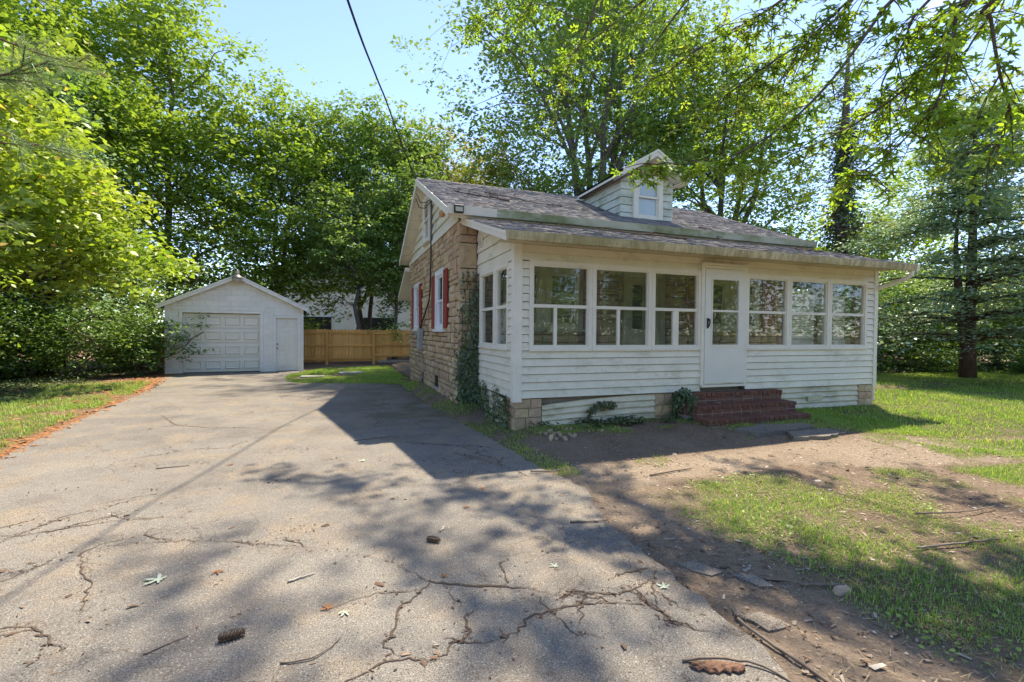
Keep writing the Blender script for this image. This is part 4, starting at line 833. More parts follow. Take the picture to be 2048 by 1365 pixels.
def dormer_roof():
    yf,yb=8.86,10.95; e0,e1,ez,pz=5.70,7.44,5.085,5.59
    b=MB()
    for (xa,za,xb,zb,yb1,yb2) in ((e0,ez,DC,pz,11.0,12.2),(e1,ez,DC,pz,11.0,12.2)):
        V=[(xa,yf,za),(xb,yf,zb),(xb,yb2,zb),(xa,yb1,za)]; V+= [(x,y,z-.05) for x,y,z in V]
        b.add(V,[(0,1,2,3),(4,7,6,5),(0,4,5,1),(1,5,6,2),(2,6,7,3),(3,7,4,0)])
    dr=b.build('dormer_roof',simple('dormer_shingle',(.12,.105,.10),(.17,.15,.14),25,.95),house)
    for s,(xa,xb) in enumerate(((e0,DC),(e1,DC))):
        MB().prism([(xa,ez-.012),(xb,pz-.012),(xb,pz-.13),(xa,ez-.13)],'Y',yf-.02,yf+.02).build('rake_board',M['trim'],dr)
        MB().prism([(xa,ez+.012),(xb,pz+.014),(xb,pz-.035),(xa,ez-.035)],'Y',yf-.04,yf-.021).build('rake_moulding',M['trim'],dr)
        X=xa; d=.025 if s==0 else -.025
        b2=MB(); b2.add([(X,yf+.02,ez+.0),(X,10.99,ez+.0),(X,10.85,ez-.12),(X,yf+.02,ez-.12),(X+d,yf+.02,ez),(X+d,10.99,ez),(X+d,10.85,ez-.12),(X+d,yf+.02,ez-.12)],[(0,1,2,3),(4,7,6,5),(0,4,5,1),(1,5,6,2),(2,6,7,3),(3,7,4,0)]); b2.build('fascia',M['trim'],dr)
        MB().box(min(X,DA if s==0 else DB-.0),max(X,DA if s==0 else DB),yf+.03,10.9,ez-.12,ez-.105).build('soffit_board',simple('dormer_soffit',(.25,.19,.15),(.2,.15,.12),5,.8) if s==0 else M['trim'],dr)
        b3=MB(); b3.prism([(xa,ez-.13),(xb,pz-.13),(xb,pz-.145),(xa,ez-.145)],'Y',yf+.02,DY+.03); b3.build('soffit_board',M['trim'],dr)
dormer_roof()
# meter, service cable on the wall, lamps
MB().box(XS-.16,XS-.03,12.58,12.86,1.05,1.62).build('meter_box',M['metal'],house,bevel=.012)
b=MB(); b.tube([(XS-.17,13.06,1.44),(XS-.05,13.06,1.44)],[.085,.09],12); b.box(XS-.10,XS-.03,12.96,13.16,1.22,1.55); b.build('electric_meter',M['metal'],house)
b=MB(); b.tube([(XS-.06,11.36,4.72),(XS-.06,11.36,3.5),(XS-.07,11.37,2.6),(XS-.08,11.45,2.3),(XS-.08,12.1,1.98),(XS-.09,12.55,1.75),(XS-.09,12.72,1.62)],.018,6); b.build('service_conduit',M['black'],house)
b=MB(); b.tube([(XS-.05,12.72,1.05),(XS-.05,12.7,.55),(XS-.05,12.6,.3)],.012,5); b.build('ground_wire',M['metal'],house)
b=MB(); b.tube([(XS-.06,11.36,4.70),(1.9,11.42,4.62),(1.82,11.7,4.68),(1.76,11.95,4.95)],.010,5); b.tube([(XS-.06,11.34,4.66),(1.9,11.5,4.50),(1.80,11.8,4.58),(1.755,12.0,4.85)],.010,5); b.build('drip_loop',M['black'],house)
fl=MB(); fl.tube([(1.83,8.62,3.83),(1.83,8.52,3.79)],[.02,.025],8); fl.tube([(1.81,8.72,3.80),(1.80,8.78,3.79),(1.80,8.92,3.77),(1.80,8.96,3.765)],[.03,.05,.065,.06],10); f_=fl.build('eave_lamp',M['amber'],house); MB().tube([(1.815,8.68,3.805),(1.81,8.75,3.79)],[.045,.05],10).build('lamp_holder',M['black'],f_)
b=MB(); b.box(1.83,2.0,8.055,8.10,3.60,3.74); f_=b.build('flood_light',M['black'],house,bevel=.008); MB().box(1.85,1.98,8.045,8.054,3.622,3.70).build('lens',M['lampglass'],f_)
# service drop cable
def spline(P,n=40):
    P=[Vector(p) for p in P]; o=[]
    for i in range(len(P)-1):
        p0,p1,p2,p3=P[max(i-1,0)],P[i],P[i+1],P[min(i+2,len(P)-1)]
        for k in range(n//(len(P)-1)+1):
            t=k/(n//(len(P)-1)+1); o.append(.5*((2*p1)+(-p0+p2)*t+(2*p0-5*p1+4*p2-p3)*t*t+(-p0+3*p1-3*p2+p3)*t**3))
    o.append(P[-1]); return o
b=MB(); b.tube(spline([(-2.2,-8,5.0),(-.75,1.0,4.45),(.055,4.828,4.683),(.434,6.717,4.999),(.632,7.498,5.06),(.93,8.78,5.159),(1.265,10.252,5.313),(1.74,11.97,5.33)],50),.013,6)
tag(b.build('service_cable',M['black'],None,loc=(1.74,11.97,5.33)),'black service cable swooping down to the stone house gable peak','cable')
# brick steps
steps=empty('brick_steps',(6.4,6.2,.1),'three red brick steps leading up to the porch storm door','steps')
def brick_course(x0,x1,yf,yb,z0,z1,seed,rowlock):
    rr=random.Random(seed); w_=.104 if rowlock else .205; x=x0-(0 if rowlock else rr.choice((0,.1)))
    while x<x1-.02:
        a=max(x,x0); c=min(x+w_-.009,x1); x+=w_
        if c-a<.03: continue
        j=rr.uniform(-.003,.003)
        cbox('brick',M['brick'],steps,((a+c)/2,(yf+yb)/2+j,(z0+z1)/2+rr.uniform(-.0015,.0015)),(round(c-a,3),round(yb-yf,3),round(z1-z0,3)),(0,0,rr.uniform(-.008,.008)),.005)
SX0,SX1=5.38,7.50
ST=[(6.40,6.605,.545),(6.13,6.40,.375),(5.86,6.13,.205)]
for i,(yf,yb,zt) in enumerate(ST):
    o=.0 if i==0 else .02*i
    x0,x1=SX0-o*.6,SX1+o
    brick_course(x0,x1,yf-.012,yb+(.0 if i==0 else .035),zt-.062,zt,i,True)
    zb=.02
    MB().box(x0+.012,x1-.012,yf+.005,6.60,zb-.1,zt-.066).build('mortar_core',M['mortar2'],steps)
    z=zt-.064; k=0
    lo=(ST[i+1][2]-.002) if i<2 else .08
    while z-.056>lo-.03 and k<3:
        brick_course(x0+.008,x1-.008,yf,yf+.09,z-.056,z-.004,20+i*4+k,False)
        y=yf+.1
        while y<6.5: cbox('brick',M['brick'],steps,(x0+.053,y+.1,z-.03),(.09,.195,.052),None,.005); y+=.205
        z-=.058;k+=1
# ------------------------------------------------------------------ garage
GX0,GX1,GY,GD=-5.70,-1.33,19.55,6.2
GP,GE,GPK=-3.50,2.40,3.50
garage=empty('garage',(-3.5,19.55,0),'white painted block garage with gabled roof behind the driveway','garage')
GO=[(-5.22,-2.76,-.2,2.13),(-2.29,-1.51,-.2,2.02)]
gslope=lambda x: GE+.02+(GPK-GE-.02)*(1-abs(x-GP)/(2.2))
b=MB()
for r in _rects((GX0+.02,GX1-.02,-.1,GE),GO): b.box(r[0],r[1],GY+.03,GY+.2,r[2],r[3])
b.prism([(GX0+.02,GE),(GX1-.02,GE),(GP,GPK-.08)],'Y',GY+.03,GY+.2); b.box(GX0+.02,GX0+.2,GY+.2,GY+GD,-.1,GE); b.box(GX1-.2,GX1-.02,GY+.2,GY+GD,-.1,GE); b.box(GX0+.2,GX1-.2,GY+GD-.2,GY+GD,-.1,GE)
gwall=b.build('wall',M['block'],garage)
rr=random.Random(4); z=-.02; k=0
while z<3.4:
    x=GX0-(.2 if k%2 else 0)
    while x<GX1:
        rs_=[(max(x,GX0),min(x+.40,GX1),z,z+.2)]
        for o_ in GO: rs_=[q for r in rs_ for q in subtract(r,(o_[0]-.07,o_[1]+.07,o_[2],o_[3]+.07))]
        for (a,c,d,e) in rs_:
            if c-a<.04 or e-d<.04: continue
            zt=min(gslope(a+.02),gslope(c-.02))-.12
            if e<=zt or e<=GE-.02: cbox('block',M['block'],gwall,((a+c)/2,GY+.018+rr.uniform(-.002,.002),(d+e)/2),(round(c-a-.003,3),.036,round(e-d-.003,3)),None,.0022)
            elif d<max(gslope(a),gslope(c))-.12:
                # cut to the roof slope
                L=[(a,d),(c,d)]; za=min(e,gslope(a)-.12); zc=min(e,gslope(c)-.12)
                if za<d+.01 and zc<d+.01: continue
                if zc>d+.01: L.append((c-.004,zc))
                if za>d+.01: L.append((a+.004,za))
                if len(L)>=3: MB().prism(L,'Y',GY,GY+.035).build('block',M['block'],gwall)
        x+=.40
    z+=.2; k+=1
# long timber lintel board over the overhead door
MB().box(-5.48,-2.62,GY-.012,GY+.0,2.24,2.37).build('lintel',M['gtrim'],garage,bevel=.004)
b=MB(); b.box(-5.29,-5.19,GY-.02,GY+.15,-.02,2.14); b.box(-2.79,-2.69,GY-.02,GY+.15,-.02,2.14); b.box(-5.29,-2.69,GY-.021,GY+.15,2.14,2.23); b.build('door_frame',M['gtrim'],garage)
for i in range(4):
    z0,z1=.03+i*.5225,.03+(i+1)*.5225-.008
    sec=MB().box(-5.185,-2.795,GY+.10,GY+.14,z0,z1).build('overhead_door_section',M['gdoor'],garage,bevel=.004)
    for j in range(4):
        xa=-5.185+.07+j*.597; xb=xa+.49
        b=MB(); o=.03
        b.add([(xa,GY+.0995,z0+.10),(xb,GY+.0995,z0+.10),(xb,GY+.0995,z1-.10),(xa,GY+.0995,z1-.10),(xa+o,GY+.066,z0+.10+o),(xb-o,GY+.066,z0+.10+o),(xb-o,GY+.066,z1-.10-o),(xa+o,GY+.066,z1-.10-o)],[(0,1,5,4),(1,2,6,5),(2,3,7,6),(3,0,4,7)])
        b.add([(xa+o+.001,GY+.0665,z0+.101+o),(xb-o-.001,GY+.0665,z0+.101+o),(xb-o-.001,GY+.0665,z1-.101-o),(xa+o+.001,GY+.0665,z1-.101-o),(xa+2*o,GY+.088,z0+.10+2*o),(xb-2*o,GY+.088,z0+.10+2*o),(xb-2*o,GY+.088,z1-.10-2*o),(xa+2*o,GY+.088,z1-.10-2*o)],[(0,1,5,4),(1,2,6,5),(2,3,7,6),(3,0,4,7),(4,5,6,7)])
        b.build('raised_panel',M['gdoor'],sec)
b=MB(); b.box(-2.36,-2.27,GY-.02,GY+.12,-.02,2.08); b.box(-1.53,-1.44,GY-.02,GY+.12,-.02,2.08); b.box(-2.27,-1.53,GY-.02,GY+.12,2.0,2.08); b.build('door_frame',M['gtrim'],garage)
dr=MB().box(-2.268,-1.532,GY+.06,GY+.10,.02,1.998).build('side_door',M['gdoor'],garage)
for (z0,z1) in ((.18,.80),(.95,1.55),(1.68,1.86)):
    for xa in (-2.17,-1.86):
        b=MB(); b.box(xa,xa+.23,GY+.048,GY+.0595,z0,z1); p_=b.build('raised_panel',M['gdoor'],dr,bevel=.011)
for z in (.86,1.02): MB().tube([(-2.22,GY+.058,z),(-2.22,GY+.04,z),(-2.22,GY+.01,z),(-2.22,GY-.005,z)],[.02,.015,.03,.018],10).build('door_knob',M['rust'],dr)
b=MB(); th=.07
for (xa,za) in ((-5.90,2.36),(-1.17,2.36)): b.prism([(xa,za),(GP,GPK+.02),(GP,GPK+.02-th),(xa,za-th)],'Y',GY-.17,GY+GD+.2)
gr=b.build('roof',simple('garage_shingle',(.10,.085,.075),(.16,.135,.12),12,.95),garage)
for s,(xa,za) in enumerate(((-5.90,2.36),(-1.17,2.36))):
    MB().prism([(xa,za-.015),(GP,GPK+.005),(GP,GPK-.125),(xa,za-.13)],'Y',GY-.19,GY-.165).build('rake_board',M['gtrim'],gr)
    MB().prism([(xa,za+.012),(GP,GPK+.033),(GP,GPK-.02),(xa,za-.03)],'Y',GY-.21,GY-.191).build('rake_moulding',M['gtrim'],gr)
    MB().prism([(xa,za-.09),(GP,GPK-.07),(GP,GPK-.085),(xa,za-.105)],'Y',GY-.164,GY+.03).build('soffit_board',M['gtrim'],gr)
b=MB(); cx,cy,cz=GP+.0,GY-.30,3.42
b.tube([(cx,GY-.19,3.60),(cx,cy,3.60),(cx,cy,3.56),(cx,cy,3.50)],[.06,.075,.075,.08],12); lamp=b.build('gable_lamp',M['rust'],garage,smooth=False)
b=MB(); b.tube([(cx,cy,3.50),(cx,cy,3.46),(cx,cy,3.40),(cx,cy,3.365)],[.08,.12,.165,.17],16); b.build('lamp_shade',M['rust'],lamp,smooth=True)
b=MB(); b.tube([(cx,cy,3.364),(cx,cy,3.30),(cx,cy,3.24),(cx,cy,3.20)],[.155,.15,.12,.06],14); b.build('lamp_globe',M['lampglass'],lamp,smooth=True)
garage.rotation_euler=(0,0,R(4.6))
# ------------------------------------------------------------------ fence
FYY=22.7
def make_fence(x0,x1,label,posts,seed,y=FYY):
    f=empty('board_fence',((x0+x1)/2,y,.05),label,'fence','board fence runs behind the garage'); rr=random.Random(seed); x=x0
    while x<x1:
        h=1.60+rr.uniform(-.012,.015); w_=.139; zb=.16 if x<1.9 else .34
        MB().prism([(x,zb),(x+w_,zb),(x+w_,h-.035),(x+w_-.03,h),(x+.03,h),(x,h-.035)],'Y',y+rr.uniform(-.003,.003),y+.018).build('plank',M['cedarwood'],f); x+=w_+rr.uniform(.003,.008)
    for z in (.24,.83,1.40): 
        xs=sorted([x0]+[p for p in posts]+[x1])
        for a,c in zip(xs[:-1],xs[1:]):
            if c-a>.2: box('rail',M['cedarwood'],f,a+.05,c-.05,y-.045,y-.004,z+(.15 if (z<.5 and a>1.2) else 0),z+.085+(.15 if (z<.5 and a>1.2) else 0))
    for p in posts:
        box('post',M['cedarwood'],f,p-.05,p+.05,y-.11,y-.01,-.2,1.58); 
    return f
make_fence(-1.6,5.2,'tan wooden board fence between garage and stone house',[-.58,1.42,3.4],1)
make_fence(-9.0,-6.0,'short stretch of board fence hidden in shrubs beside the garage',[-7.6],2,22.9)
tag(MB().tube([(1.6,22.5,.12),(2.6,22.48,.13),(3.6,22.5,.12)],[.075,.08,.07],9).build('fallen_log',M['weathered'],None,loc=(2.6,22.5,.05)),'dark log lying along the foot of the board fence','log')
# ------------------------------------------------------------------ white building behind the fence
nb=empty('neighbour_building',(4,43,0),'white panelled building seen through the trees behind the fence','building')
wn=MB().box(-5,17,40,47,-.2,6.2).build('wall',M['farwall'],nb)
MB().box(-5.2,17.2,39.8,47.2,6.2,6.5).build('roof',simple('far_roof',(.20,.20,.21),(.25,.25,.26),3,.8),nb)
for x0,x1 in ((-3.6,-.6),(1.6,4.2),(6.4,9.4),(11.5,14)):
    f=MB().box(x0,x1,39.93,39.99,1.3,2.7).build('window',M['farwall'],nb); MB().box(x0+.1,x1-.1,39.9,39.925,1.4,2.6).build('pane',M['darkroom'],f)
for x in (-5,-1.9,.5,3,5.3,7.9,10.4,13): MB().box(x,x+.08,39.94,39.998,0,6.1).build('panel_batten',M['gtrim'],nb)
# ------------------------------------------------------------------ trees
LEAF_TV=np.array([(0,0,0),(.30,.42,.07),(0,1,-.03),(-.30,.42,.07)]); LEAF_TF=np.array([(0,1,2,3)])
LM=dict(
 bright=leafmat('maple_leaves_bright',[(0.,(.050,.085,.016)),(.35,(.095,.140,.022)),(.8,(.165,.205,.030)),(.97,(.20,.225,.04)),(1.,(.32,.18,.06))],.50,(.95,1.05,.35)),
 mid=leafmat('maple_leaves_mid',[(0.,(.052,.090,.018)),(.5,(.092,.140,.024)),(.9,(.145,.190,.034)),(1.,(.18,.18,.05))],.46,(1.05,1.05,.4)),
 cool=leafmat('tree_leaves_cool',[(0.,(.044,.080,.026)),(.5,(.076,.122,.034)),(.9,(.115,.165,.042)),(1.,(.15,.17,.06))],.42,(1.0,1.0,.45)),
 brown=leafmat('tree_leaves_tinged',[(0.,(.060,.085,.025)),(.5,(.10,.125,.035)),(.8,(.155,.16,.05)),(1.,(.23,.13,.06))],.45,(1.0,.95,.45)),
 near=leafmat('silver_maple_leaves',[(0.,(.070,.112,.020)),(.5,(.110,.160,.028)),(.9,(.155,.200,.036)),(1.,(.20,.17,.05))],.60,(1.05,1.15,.35)),
 ivy=leafmat('ivy_leaves',[(0.,(.016,.034,.016)),(.6,(.028,.055,.024)),(.95,(.045,.075,.03)),(1.,(.10,.04,.02))],.2,(1,1,.5),.035),
 cedar=leafmat('cedar_sprays',[(0.,(.070,.115,.075)),(.6,(.120,.180,.115)),(.93,(.165,.21,.11)),(1.,(.22,.17,.08))],.34,(1,1,.6),.05),
 pine=leafmat('pine_needles',[(0.,(.035,.065,.022)),(.6,(.07,.115,.04)),(.95,(.12,.16,.07)),(1.,(.24,.13,.06))],.35,(1,1,.6),.06),
 yellow=leafmat('turning_leaves',[(0.,(.11,.13,.03)),(.6,(.22,.20,.04)),(1.,(.34,.24,.05))],.5,(1.1,1,.4)),
 shrub=leafmat('shrub_leaves',[(0.,(.030,.058,.020)),(.5,(.050,.090,.026)),(.9,(.085,.13,.035)),(1.,(.12,.15,.05))],.4,(1.05,1.05,.4),.03))
def leaves_at(P,size,seed,mat,name,drop=.35,tilt=.55,TV=LEAF_TV,TF=LEAF_TF,flat=1.,rnd=None):
    rs=np.random.RandomState(seed); n=len(P); a=rs.uniform(0,2*np.pi,n)
    D=np.stack([np.cos(a),np.sin(a),-drop+rs.normal(0,.35,n)],1); Nn=np.stack([rs.normal(0,tilt,n),rs.normal(0,tilt,n),np.full(n,flat)],1)
    S=size*rs.uniform(.6,1.3,n); r=np.clip(rs.beta(2,2,n)*.96,0,.96) if rnd is None else rnd
    r[rs.rand(n)<.012]=1.
    return scatter_mesh(name,TV,TF,P,frames(D,Nn),S,mat,r)
def lump(dirs,seed):
    rs=np.random.RandomState(seed); o=np.zeros(len(dirs))
    for k in range(7):
        v=rs.normal(size=3); v/=np.linalg.norm(v); o+=np.cos(dirs@v*rs.uniform(2.5,6)+rs.uniform(0,6.28))*rs.uniform(.4,1)
    return o/3.
def crown_points(ell,n,seed,shell=2.0,rough=.22):
    rs=np.random.RandomState(seed); vol=np.array([e[3]*e[4]*e[5] for e in ell]); pick=rs.choice(len(ell),n,p=vol/vol.sum()); E=np.array(ell)[pick]
    d=rs.normal(size=(n,3)); d/=np.linalg.norm(d,axis=1,keepdims=True); r=rs.rand(n)**(1/(3*shell/2)); f=1+rough*lump(d,seed+1)
    return E[:,:3]+d*(r*f)[:,None]*E[:,3:6]
def tree(name,label,base,ell,ncl,nlv,leaf,clr,trunk_r,seed,lm,bark='bark',group=None,trunks=1,nlimb=12,top=None,zmin=1.0,spread=.25,twig=.014,drop=.35,extra=None,cat='tree',shell=2.,rough=.22,flat=.45,parent_pts=None,cb=.16):
    """base (x,y); ell: crown ellipsoids in world space (cx,cy,cz,rx,ry,rz)"""
    if cat=='tree' and leaf>=.15 and name!='street_tree': nlv=int(nlv*1.0); leaf*=1.15; clr*=.86
    rs=np.random.RandomState(seed); rr=random.Random(seed); bx_,by=base; z0=float(gz(bx_,by))-.05
    root=empty(name,(bx_,by,z0),label,cat,group)
    C=crown_points(ell,ncl,seed,shell,rough); C=C[C[:,2]>zmin]
    if extra is not None: C=np.concatenate([C,np.array(extra,float)])
    zt=top if top else max(e[2]+e[5]*.7 for e in ell); cx=np.mean([e[0] for e in ell]);cy=np.mean([e[1] for e in ell])
    T=MB(); skel=[];skr=[]
    for t in range(trunks):
        ax,ay=(0,0) if trunks==1 else (math.cos(t*2.4+seed)*spread,math.sin(t*2.4+seed)*spread)
        n=11; pts=[];rad=[]; tx=cx+ax*6; ty=cy+ay*6; ztt=zt*rr.uniform(.86,1.0)
        for i in range(n):
            s=i/(n-1); k=s**1.4; p=(bx_+ax*.35+(tx-bx_)*k+rr.gauss(0,.07)*min(1,i)*(1+s), by+ay*.35+(ty-by)*k+rr.gauss(0,.07)*min(1,i)*(1+s), z0+(ztt-z0)*s); pts.append(p)
            r_=trunk_r/(1 if trunks==1 else 1.45); rad.append(max(.02,r_*(1-.93*s)*(1.28 if i==0 else 1)))
        T.tube(pts,rad,9 if trunk_r>.12 else 6); skel+=pts[2:];skr+=rad[2:]
    S=np.array(skel)
    # limbs towards far-out clusters
    order=rs.permutation(len(C)); ends=[]
    for i in order:
        if all(np.linalg.norm(C[i]-C[j])>(clr*2.2) for j in ends): ends.append(i)
        if len(ends)>=nlimb: break
    sk=[S];sr=[np.array(skr)]
    for i in ends:
        e=C[i]; dxy=np.hypot(S[:,0]-e[0],S[:,1]-e[1]); cost=np.abs(S[:,2]-(e[2]-.75*dxy-.3))+.25*dxy; k=int(np.argmin(cost)); s=S[k]; r0=min(np.concatenate(sr)[k]*.62,.20)
        m1=s*.62+e*.38+np.array([rs.normal(0,.15),rs.normal(0,.15),.12*np.linalg.norm(e-s)]); m2=s*.25+e*.75+np.array([rs.normal(0,.15),rs.normal(0,.15),.09*np.linalg.norm(e-s)])
        pp=[np.array(v) for v in spline([s,m1,m2,e],9)]; ra=np.linspace(r0,max(twig*.8,r0*.16),len(pp)); T.tube([tuple(v) for v in pp],list(ra),5,False); sk.append(np.array(pp[1:])); sr.append(ra[1:])
    A=np.concatenate(sk);AR=np.concatenate(sr)
    for i in range(len(C)):
        e=C[i]; d=np.linalg.norm(A-e,axis=1)+.6*np.maximum(0,A[:,2]-e[2]); k=int(np.argmin(d)); s=A[k]; L_=np.linalg.norm(e-s)
        if L_<.15: continue
        m=(s+e)/2+np.array([rs.normal(0,.06)*L_,rs.normal(0,.06)*L_,.10*L_]); r0=min(AR[k]*.7,twig*(1+L_*.5)); T.tube([tuple(s),tuple(m),tuple(e)],[r0,r0*.7,twig*.35],3,False)
    T.build('trunk',M[bark],root,smooth=True,recalc=False)
    # leaf sprays: each cluster is a handful of flat sprays
    nsub=max(2,int(nlv/14)); sub=C[:,None,:]+rs.normal(size=(len(C),nsub,3))*np.array([clr,clr,clr*.62])
    sub=sub.reshape(-1,3); m=int(math.ceil(nlv/nsub)); P=(sub[:,None,:]+rs.normal(size=(len(sub),m,3))*np.array([clr*.42,clr*.42,clr*cb])).reshape(-1,3); P=P[P[:,2]>z0+.1]
    base_r=np.repeat(rs.rand(len(sub)),m)[:len(P)] if len(P)==len(sub)*m else rs.rand(len(P)); rnd=np.clip(.45*base_r+.5*rs.rand(len(P)),0,.96)
    me=leaves_at(P-np.array([bx_,by,z0]),leaf,seed+5,lm,'crown',drop,flat=1,tilt=flat,rnd=rnd)
    tag(mesh_obj('crown',me,None,root,(bx_,by,z0)),kind='stuff')
    return root
G1='trees behind the garage and fence'; G2='trees behind the house'
tree('maple_tree','tall open maple rising to the frame top above the garage',(-7.6,27.0),[(-8.2,27,10.4,3.8,4.3,6.0),(-8.0,26.5,16.2,1.7,1.7,4.6),(-9.6,27.5,14,2.2,2.2,4),(-6,25.5,6,3.2,2.6,3.2)],330,100,.20,.75,.22,11,LM['mid'],group=G1,nlimb=22,rough=.35)
tree('maple_tree','rounded green maple behind the garage roof peak',(-3.3,28.6),[(-3.3,28.6,9,4.2,4,5.2),(-4.6,28,12.0,2.0,2.0,2.4),(-1.6,28,11.2,1.6,1.6,2.4),(-3,27,4.2,3.6,2.6,2.6)],330,100,.20,.72,.2,12,LM['mid'],group=G1,nlimb=20,rough=.3,trunks=2)
tree('maple_tree','dense maple behind the fence, middle of the tree row',(1.4,29.6),[(1.4,29.6,9.5,4.4,4,5),(.2,29,13,2.4,2.4,2.2),(3.2,29.5,12.2,2.2,2.2,2.4),(1.2,28,5.8,3.6,2.4,1.8)],340,100,.20,.72,.22,13,LM['cool'],group=G1,nlimb=20,rough=.3,trunks=2)
tree('locust_tree','brown tinged tree just left of the house roof peak',(5.9,30.5),[(5.9,30.5,9,4,3.6,4.6),(7.6,30.6,11.2,2.2,2,2.4),(4.6,30,12,1.8,1.8,2.2),(4.6,28.4,5,2.6,2.2,2.2)],300,95,.19,.7,.2,14,LM['brown'],group=G1,nlimb=18,rough=.35)
tree('maple_tree','slim tree with a dark trunk right behind the board fence',(.6,24.6),[(.6,25,5.6,2.6,2.2,2.6),(1.8,25.2,7.8,1.6,1.6,1.8)],150,80,.15,.5,.13,15,LM['cool'],group=G1,nlimb=10,rough=.35,zmin=1.9)
tree('maple_tree','slim tree leaning behind the fence next to the stone wall',(2.6,24.8),[(2.9,25,4.8,1.7,1.6,2.6),(3.1,24.9,8,1.5,1.5,1.8)],130,80,.15,.48,.12,16,LM['cool'],group=G1,nlimb=9,rough=.35,zmin=1.5,extra=[(2.4,22.9,1.75),(2.2,22.8,1.5),(2.7,22.8,1.3)])
tree('maple_tree','big multi stemmed maple towering behind the house dormer',(12.9,22.6),[(12.6,22.4,12.2,7.0,5.5,6.6),(10.4,22,16.6,4.2,4,4.4),(15.6,22,15.5,4.2,4,5),(13,22.6,19.5,4,4,3),(12,20.5,6.8,6,3.4,2.4)],640,96,.19,.8,.46,17,LM['cool'],group=G2,nlimb=40,trunks=5,rough=.3,spread=.5,shell=3.2)
tree('maple_tree','broad maple behind the right end of the house roof',(20.3,21.6),[(20,21.4,9.6,5.6,4.6,5.4),(18.2,21,13.6,3.4,3.2,4),(21.5,21,14,3.2,3.2,3.6),(18.5,19.3,5.2,4.2,2.6,2.2)],430,88,.19,.78,.40,18,LM['mid'],group=G2,nlimb=30,trunks=4,rough=.3,spread=.45,shell=3.)
tree('young_tree','thin reddish tree showing between roof ridge and big maple',(9.0,26.4),[(9,26.4,8.2,1.9,1.7,3.6),(8.6,26.2,11.2,1.2,1.2,2.2)],110,80,.17,.5,.12,19,LM['brown'],group=G2,nlimb=8,rough=.4)
G3='woodland trees at the right edge'
tree('pin_oak','pale leafy tree far behind the cedar on the right',(30.5,19.5),[(30.5,19.5,6,4.5,4,5)],200,90,.22,.85,.22,21,LM['mid'],group=G3,nlimb=14,rough=.4)
tree('sapling','slender sapling top rising beside the blue-green cedar',(25.8,11.8),[(25.8,11.8,9.2,1.6,1.6,3.2)],70,55,.20,.55,.10,22,LM['brown'],group=G3,nlimb=8,rough=.4,zmin=5.5)
tree('yellow_tree','yellowing tree at the right frame edge beyond the cedar',(30.8,9.6),[(30.8,9.6,8.6,3,3,3.8)],150,80,.20,.7,.2,23,LM['yellow'],group=G3,nlimb=12,rough=.35)
tree('pin_oak','dark understory tree between porch corner and cedar trunk',(21.4,14.6),[(21.2,14.6,2.6,4.2,2.2,2.2),(24.5,13.2,2.4,3.4,2.2,2.2)],230,90,.16,.6,.12,24,LM['cool'],group=G3,nlimb=12,zmin=.3,rough=.3)
tree('pin_oak','low spreading tree closing the gap right of the cedar',(27.6,10.2),[(27.6,10.2,2.8,3.6,2.6,2.6)],170,90,.18,.65,.13,25,LM['mid'],group=G3,nlimb=10,zmin=.3,rough=.3)
# ivy-clad trunk with dead limbs
def ivy_snag():
    root=empty('ivy_clad_tree',(20.2,14.4,0),'dying conifer wrapped in dark ivy with bare curling limbs','tree',G3); rr=random.Random(4); rs=np.random.RandomState(4); T=MB(); x,y=20.2,14.4
    T.tube([(x,y,-.1),(x+.1,y,3),(x-.1,y+.1,7),(x,y,11),(x+.1,y,14.5)],[.3,.27,.22,.15,.03],8)
    for k in range(58):
        z=rr.uniform(3.2,12.5); a=rr.uniform(0,6.28); l=rr.uniform(1.2,3.4)*(1.15-z/18); P=[(x,y,z)]
        dx,dy=math.cos(a),math.sin(a); zz=z
        for i in range(1,6):
            zz+=rr.uniform(-.28,.16); P.append((x+dx*l*i/5+rr.gauss(0,.1),y+dy*l*i/5+rr.gauss(0,.1),zz))
        T.tube(P,[.032,.026,.02,.015,.011,.006],4,False)
        for m in range(4):
            i=rr.randrange(2,6); p=P[i]; T.tube([p,(p[0]+rr.gauss(0,.3),p[1]+rr.gauss(0,.3),p[2]+rr.uniform(-.3,.3)),(p[0]+rr.gauss(0,.6),p[1]+rr.gauss(0,.6),p[2]+rr.uniform(-.5,.3))],[.012,.009,.005],3,False)
    T.build('trunk',M['bark3'],root,smooth=True,recalc=False)
    n=9000; z=rs.uniform(.2,10.5,n); a=rs.uniform(0,6.28,n); r=(.42+.5*rs.rand(n)**2+.25*np.sin(z*1.7+a*2))*(1.15-z/14); P=np.stack([r*np.cos(a),r*np.sin(a),z],1)
    tag(mesh_obj('ivy_foliage',leaves_at(P,.14,5,LM['ivy'],'ivy_foliage',.6,.9),None,root,(x,y,0)),kind='stuff')
    n=2600; z=rs.uniform(6,13.8,n); a=rs.uniform(0,6.28,n); r=rs.uniform(.4,2.2,n)*(1.2-z/16); P=np.stack([r*np.cos(a),r*np.sin(a),z+rs.normal(0,.2,n)],1)
    tag(mesh_obj('crown',leaves_at(P,.14,6,LM['cedar'],'crown',.3,.6),None,root,(x,y,0)),kind='stuff')
ivy_snag()
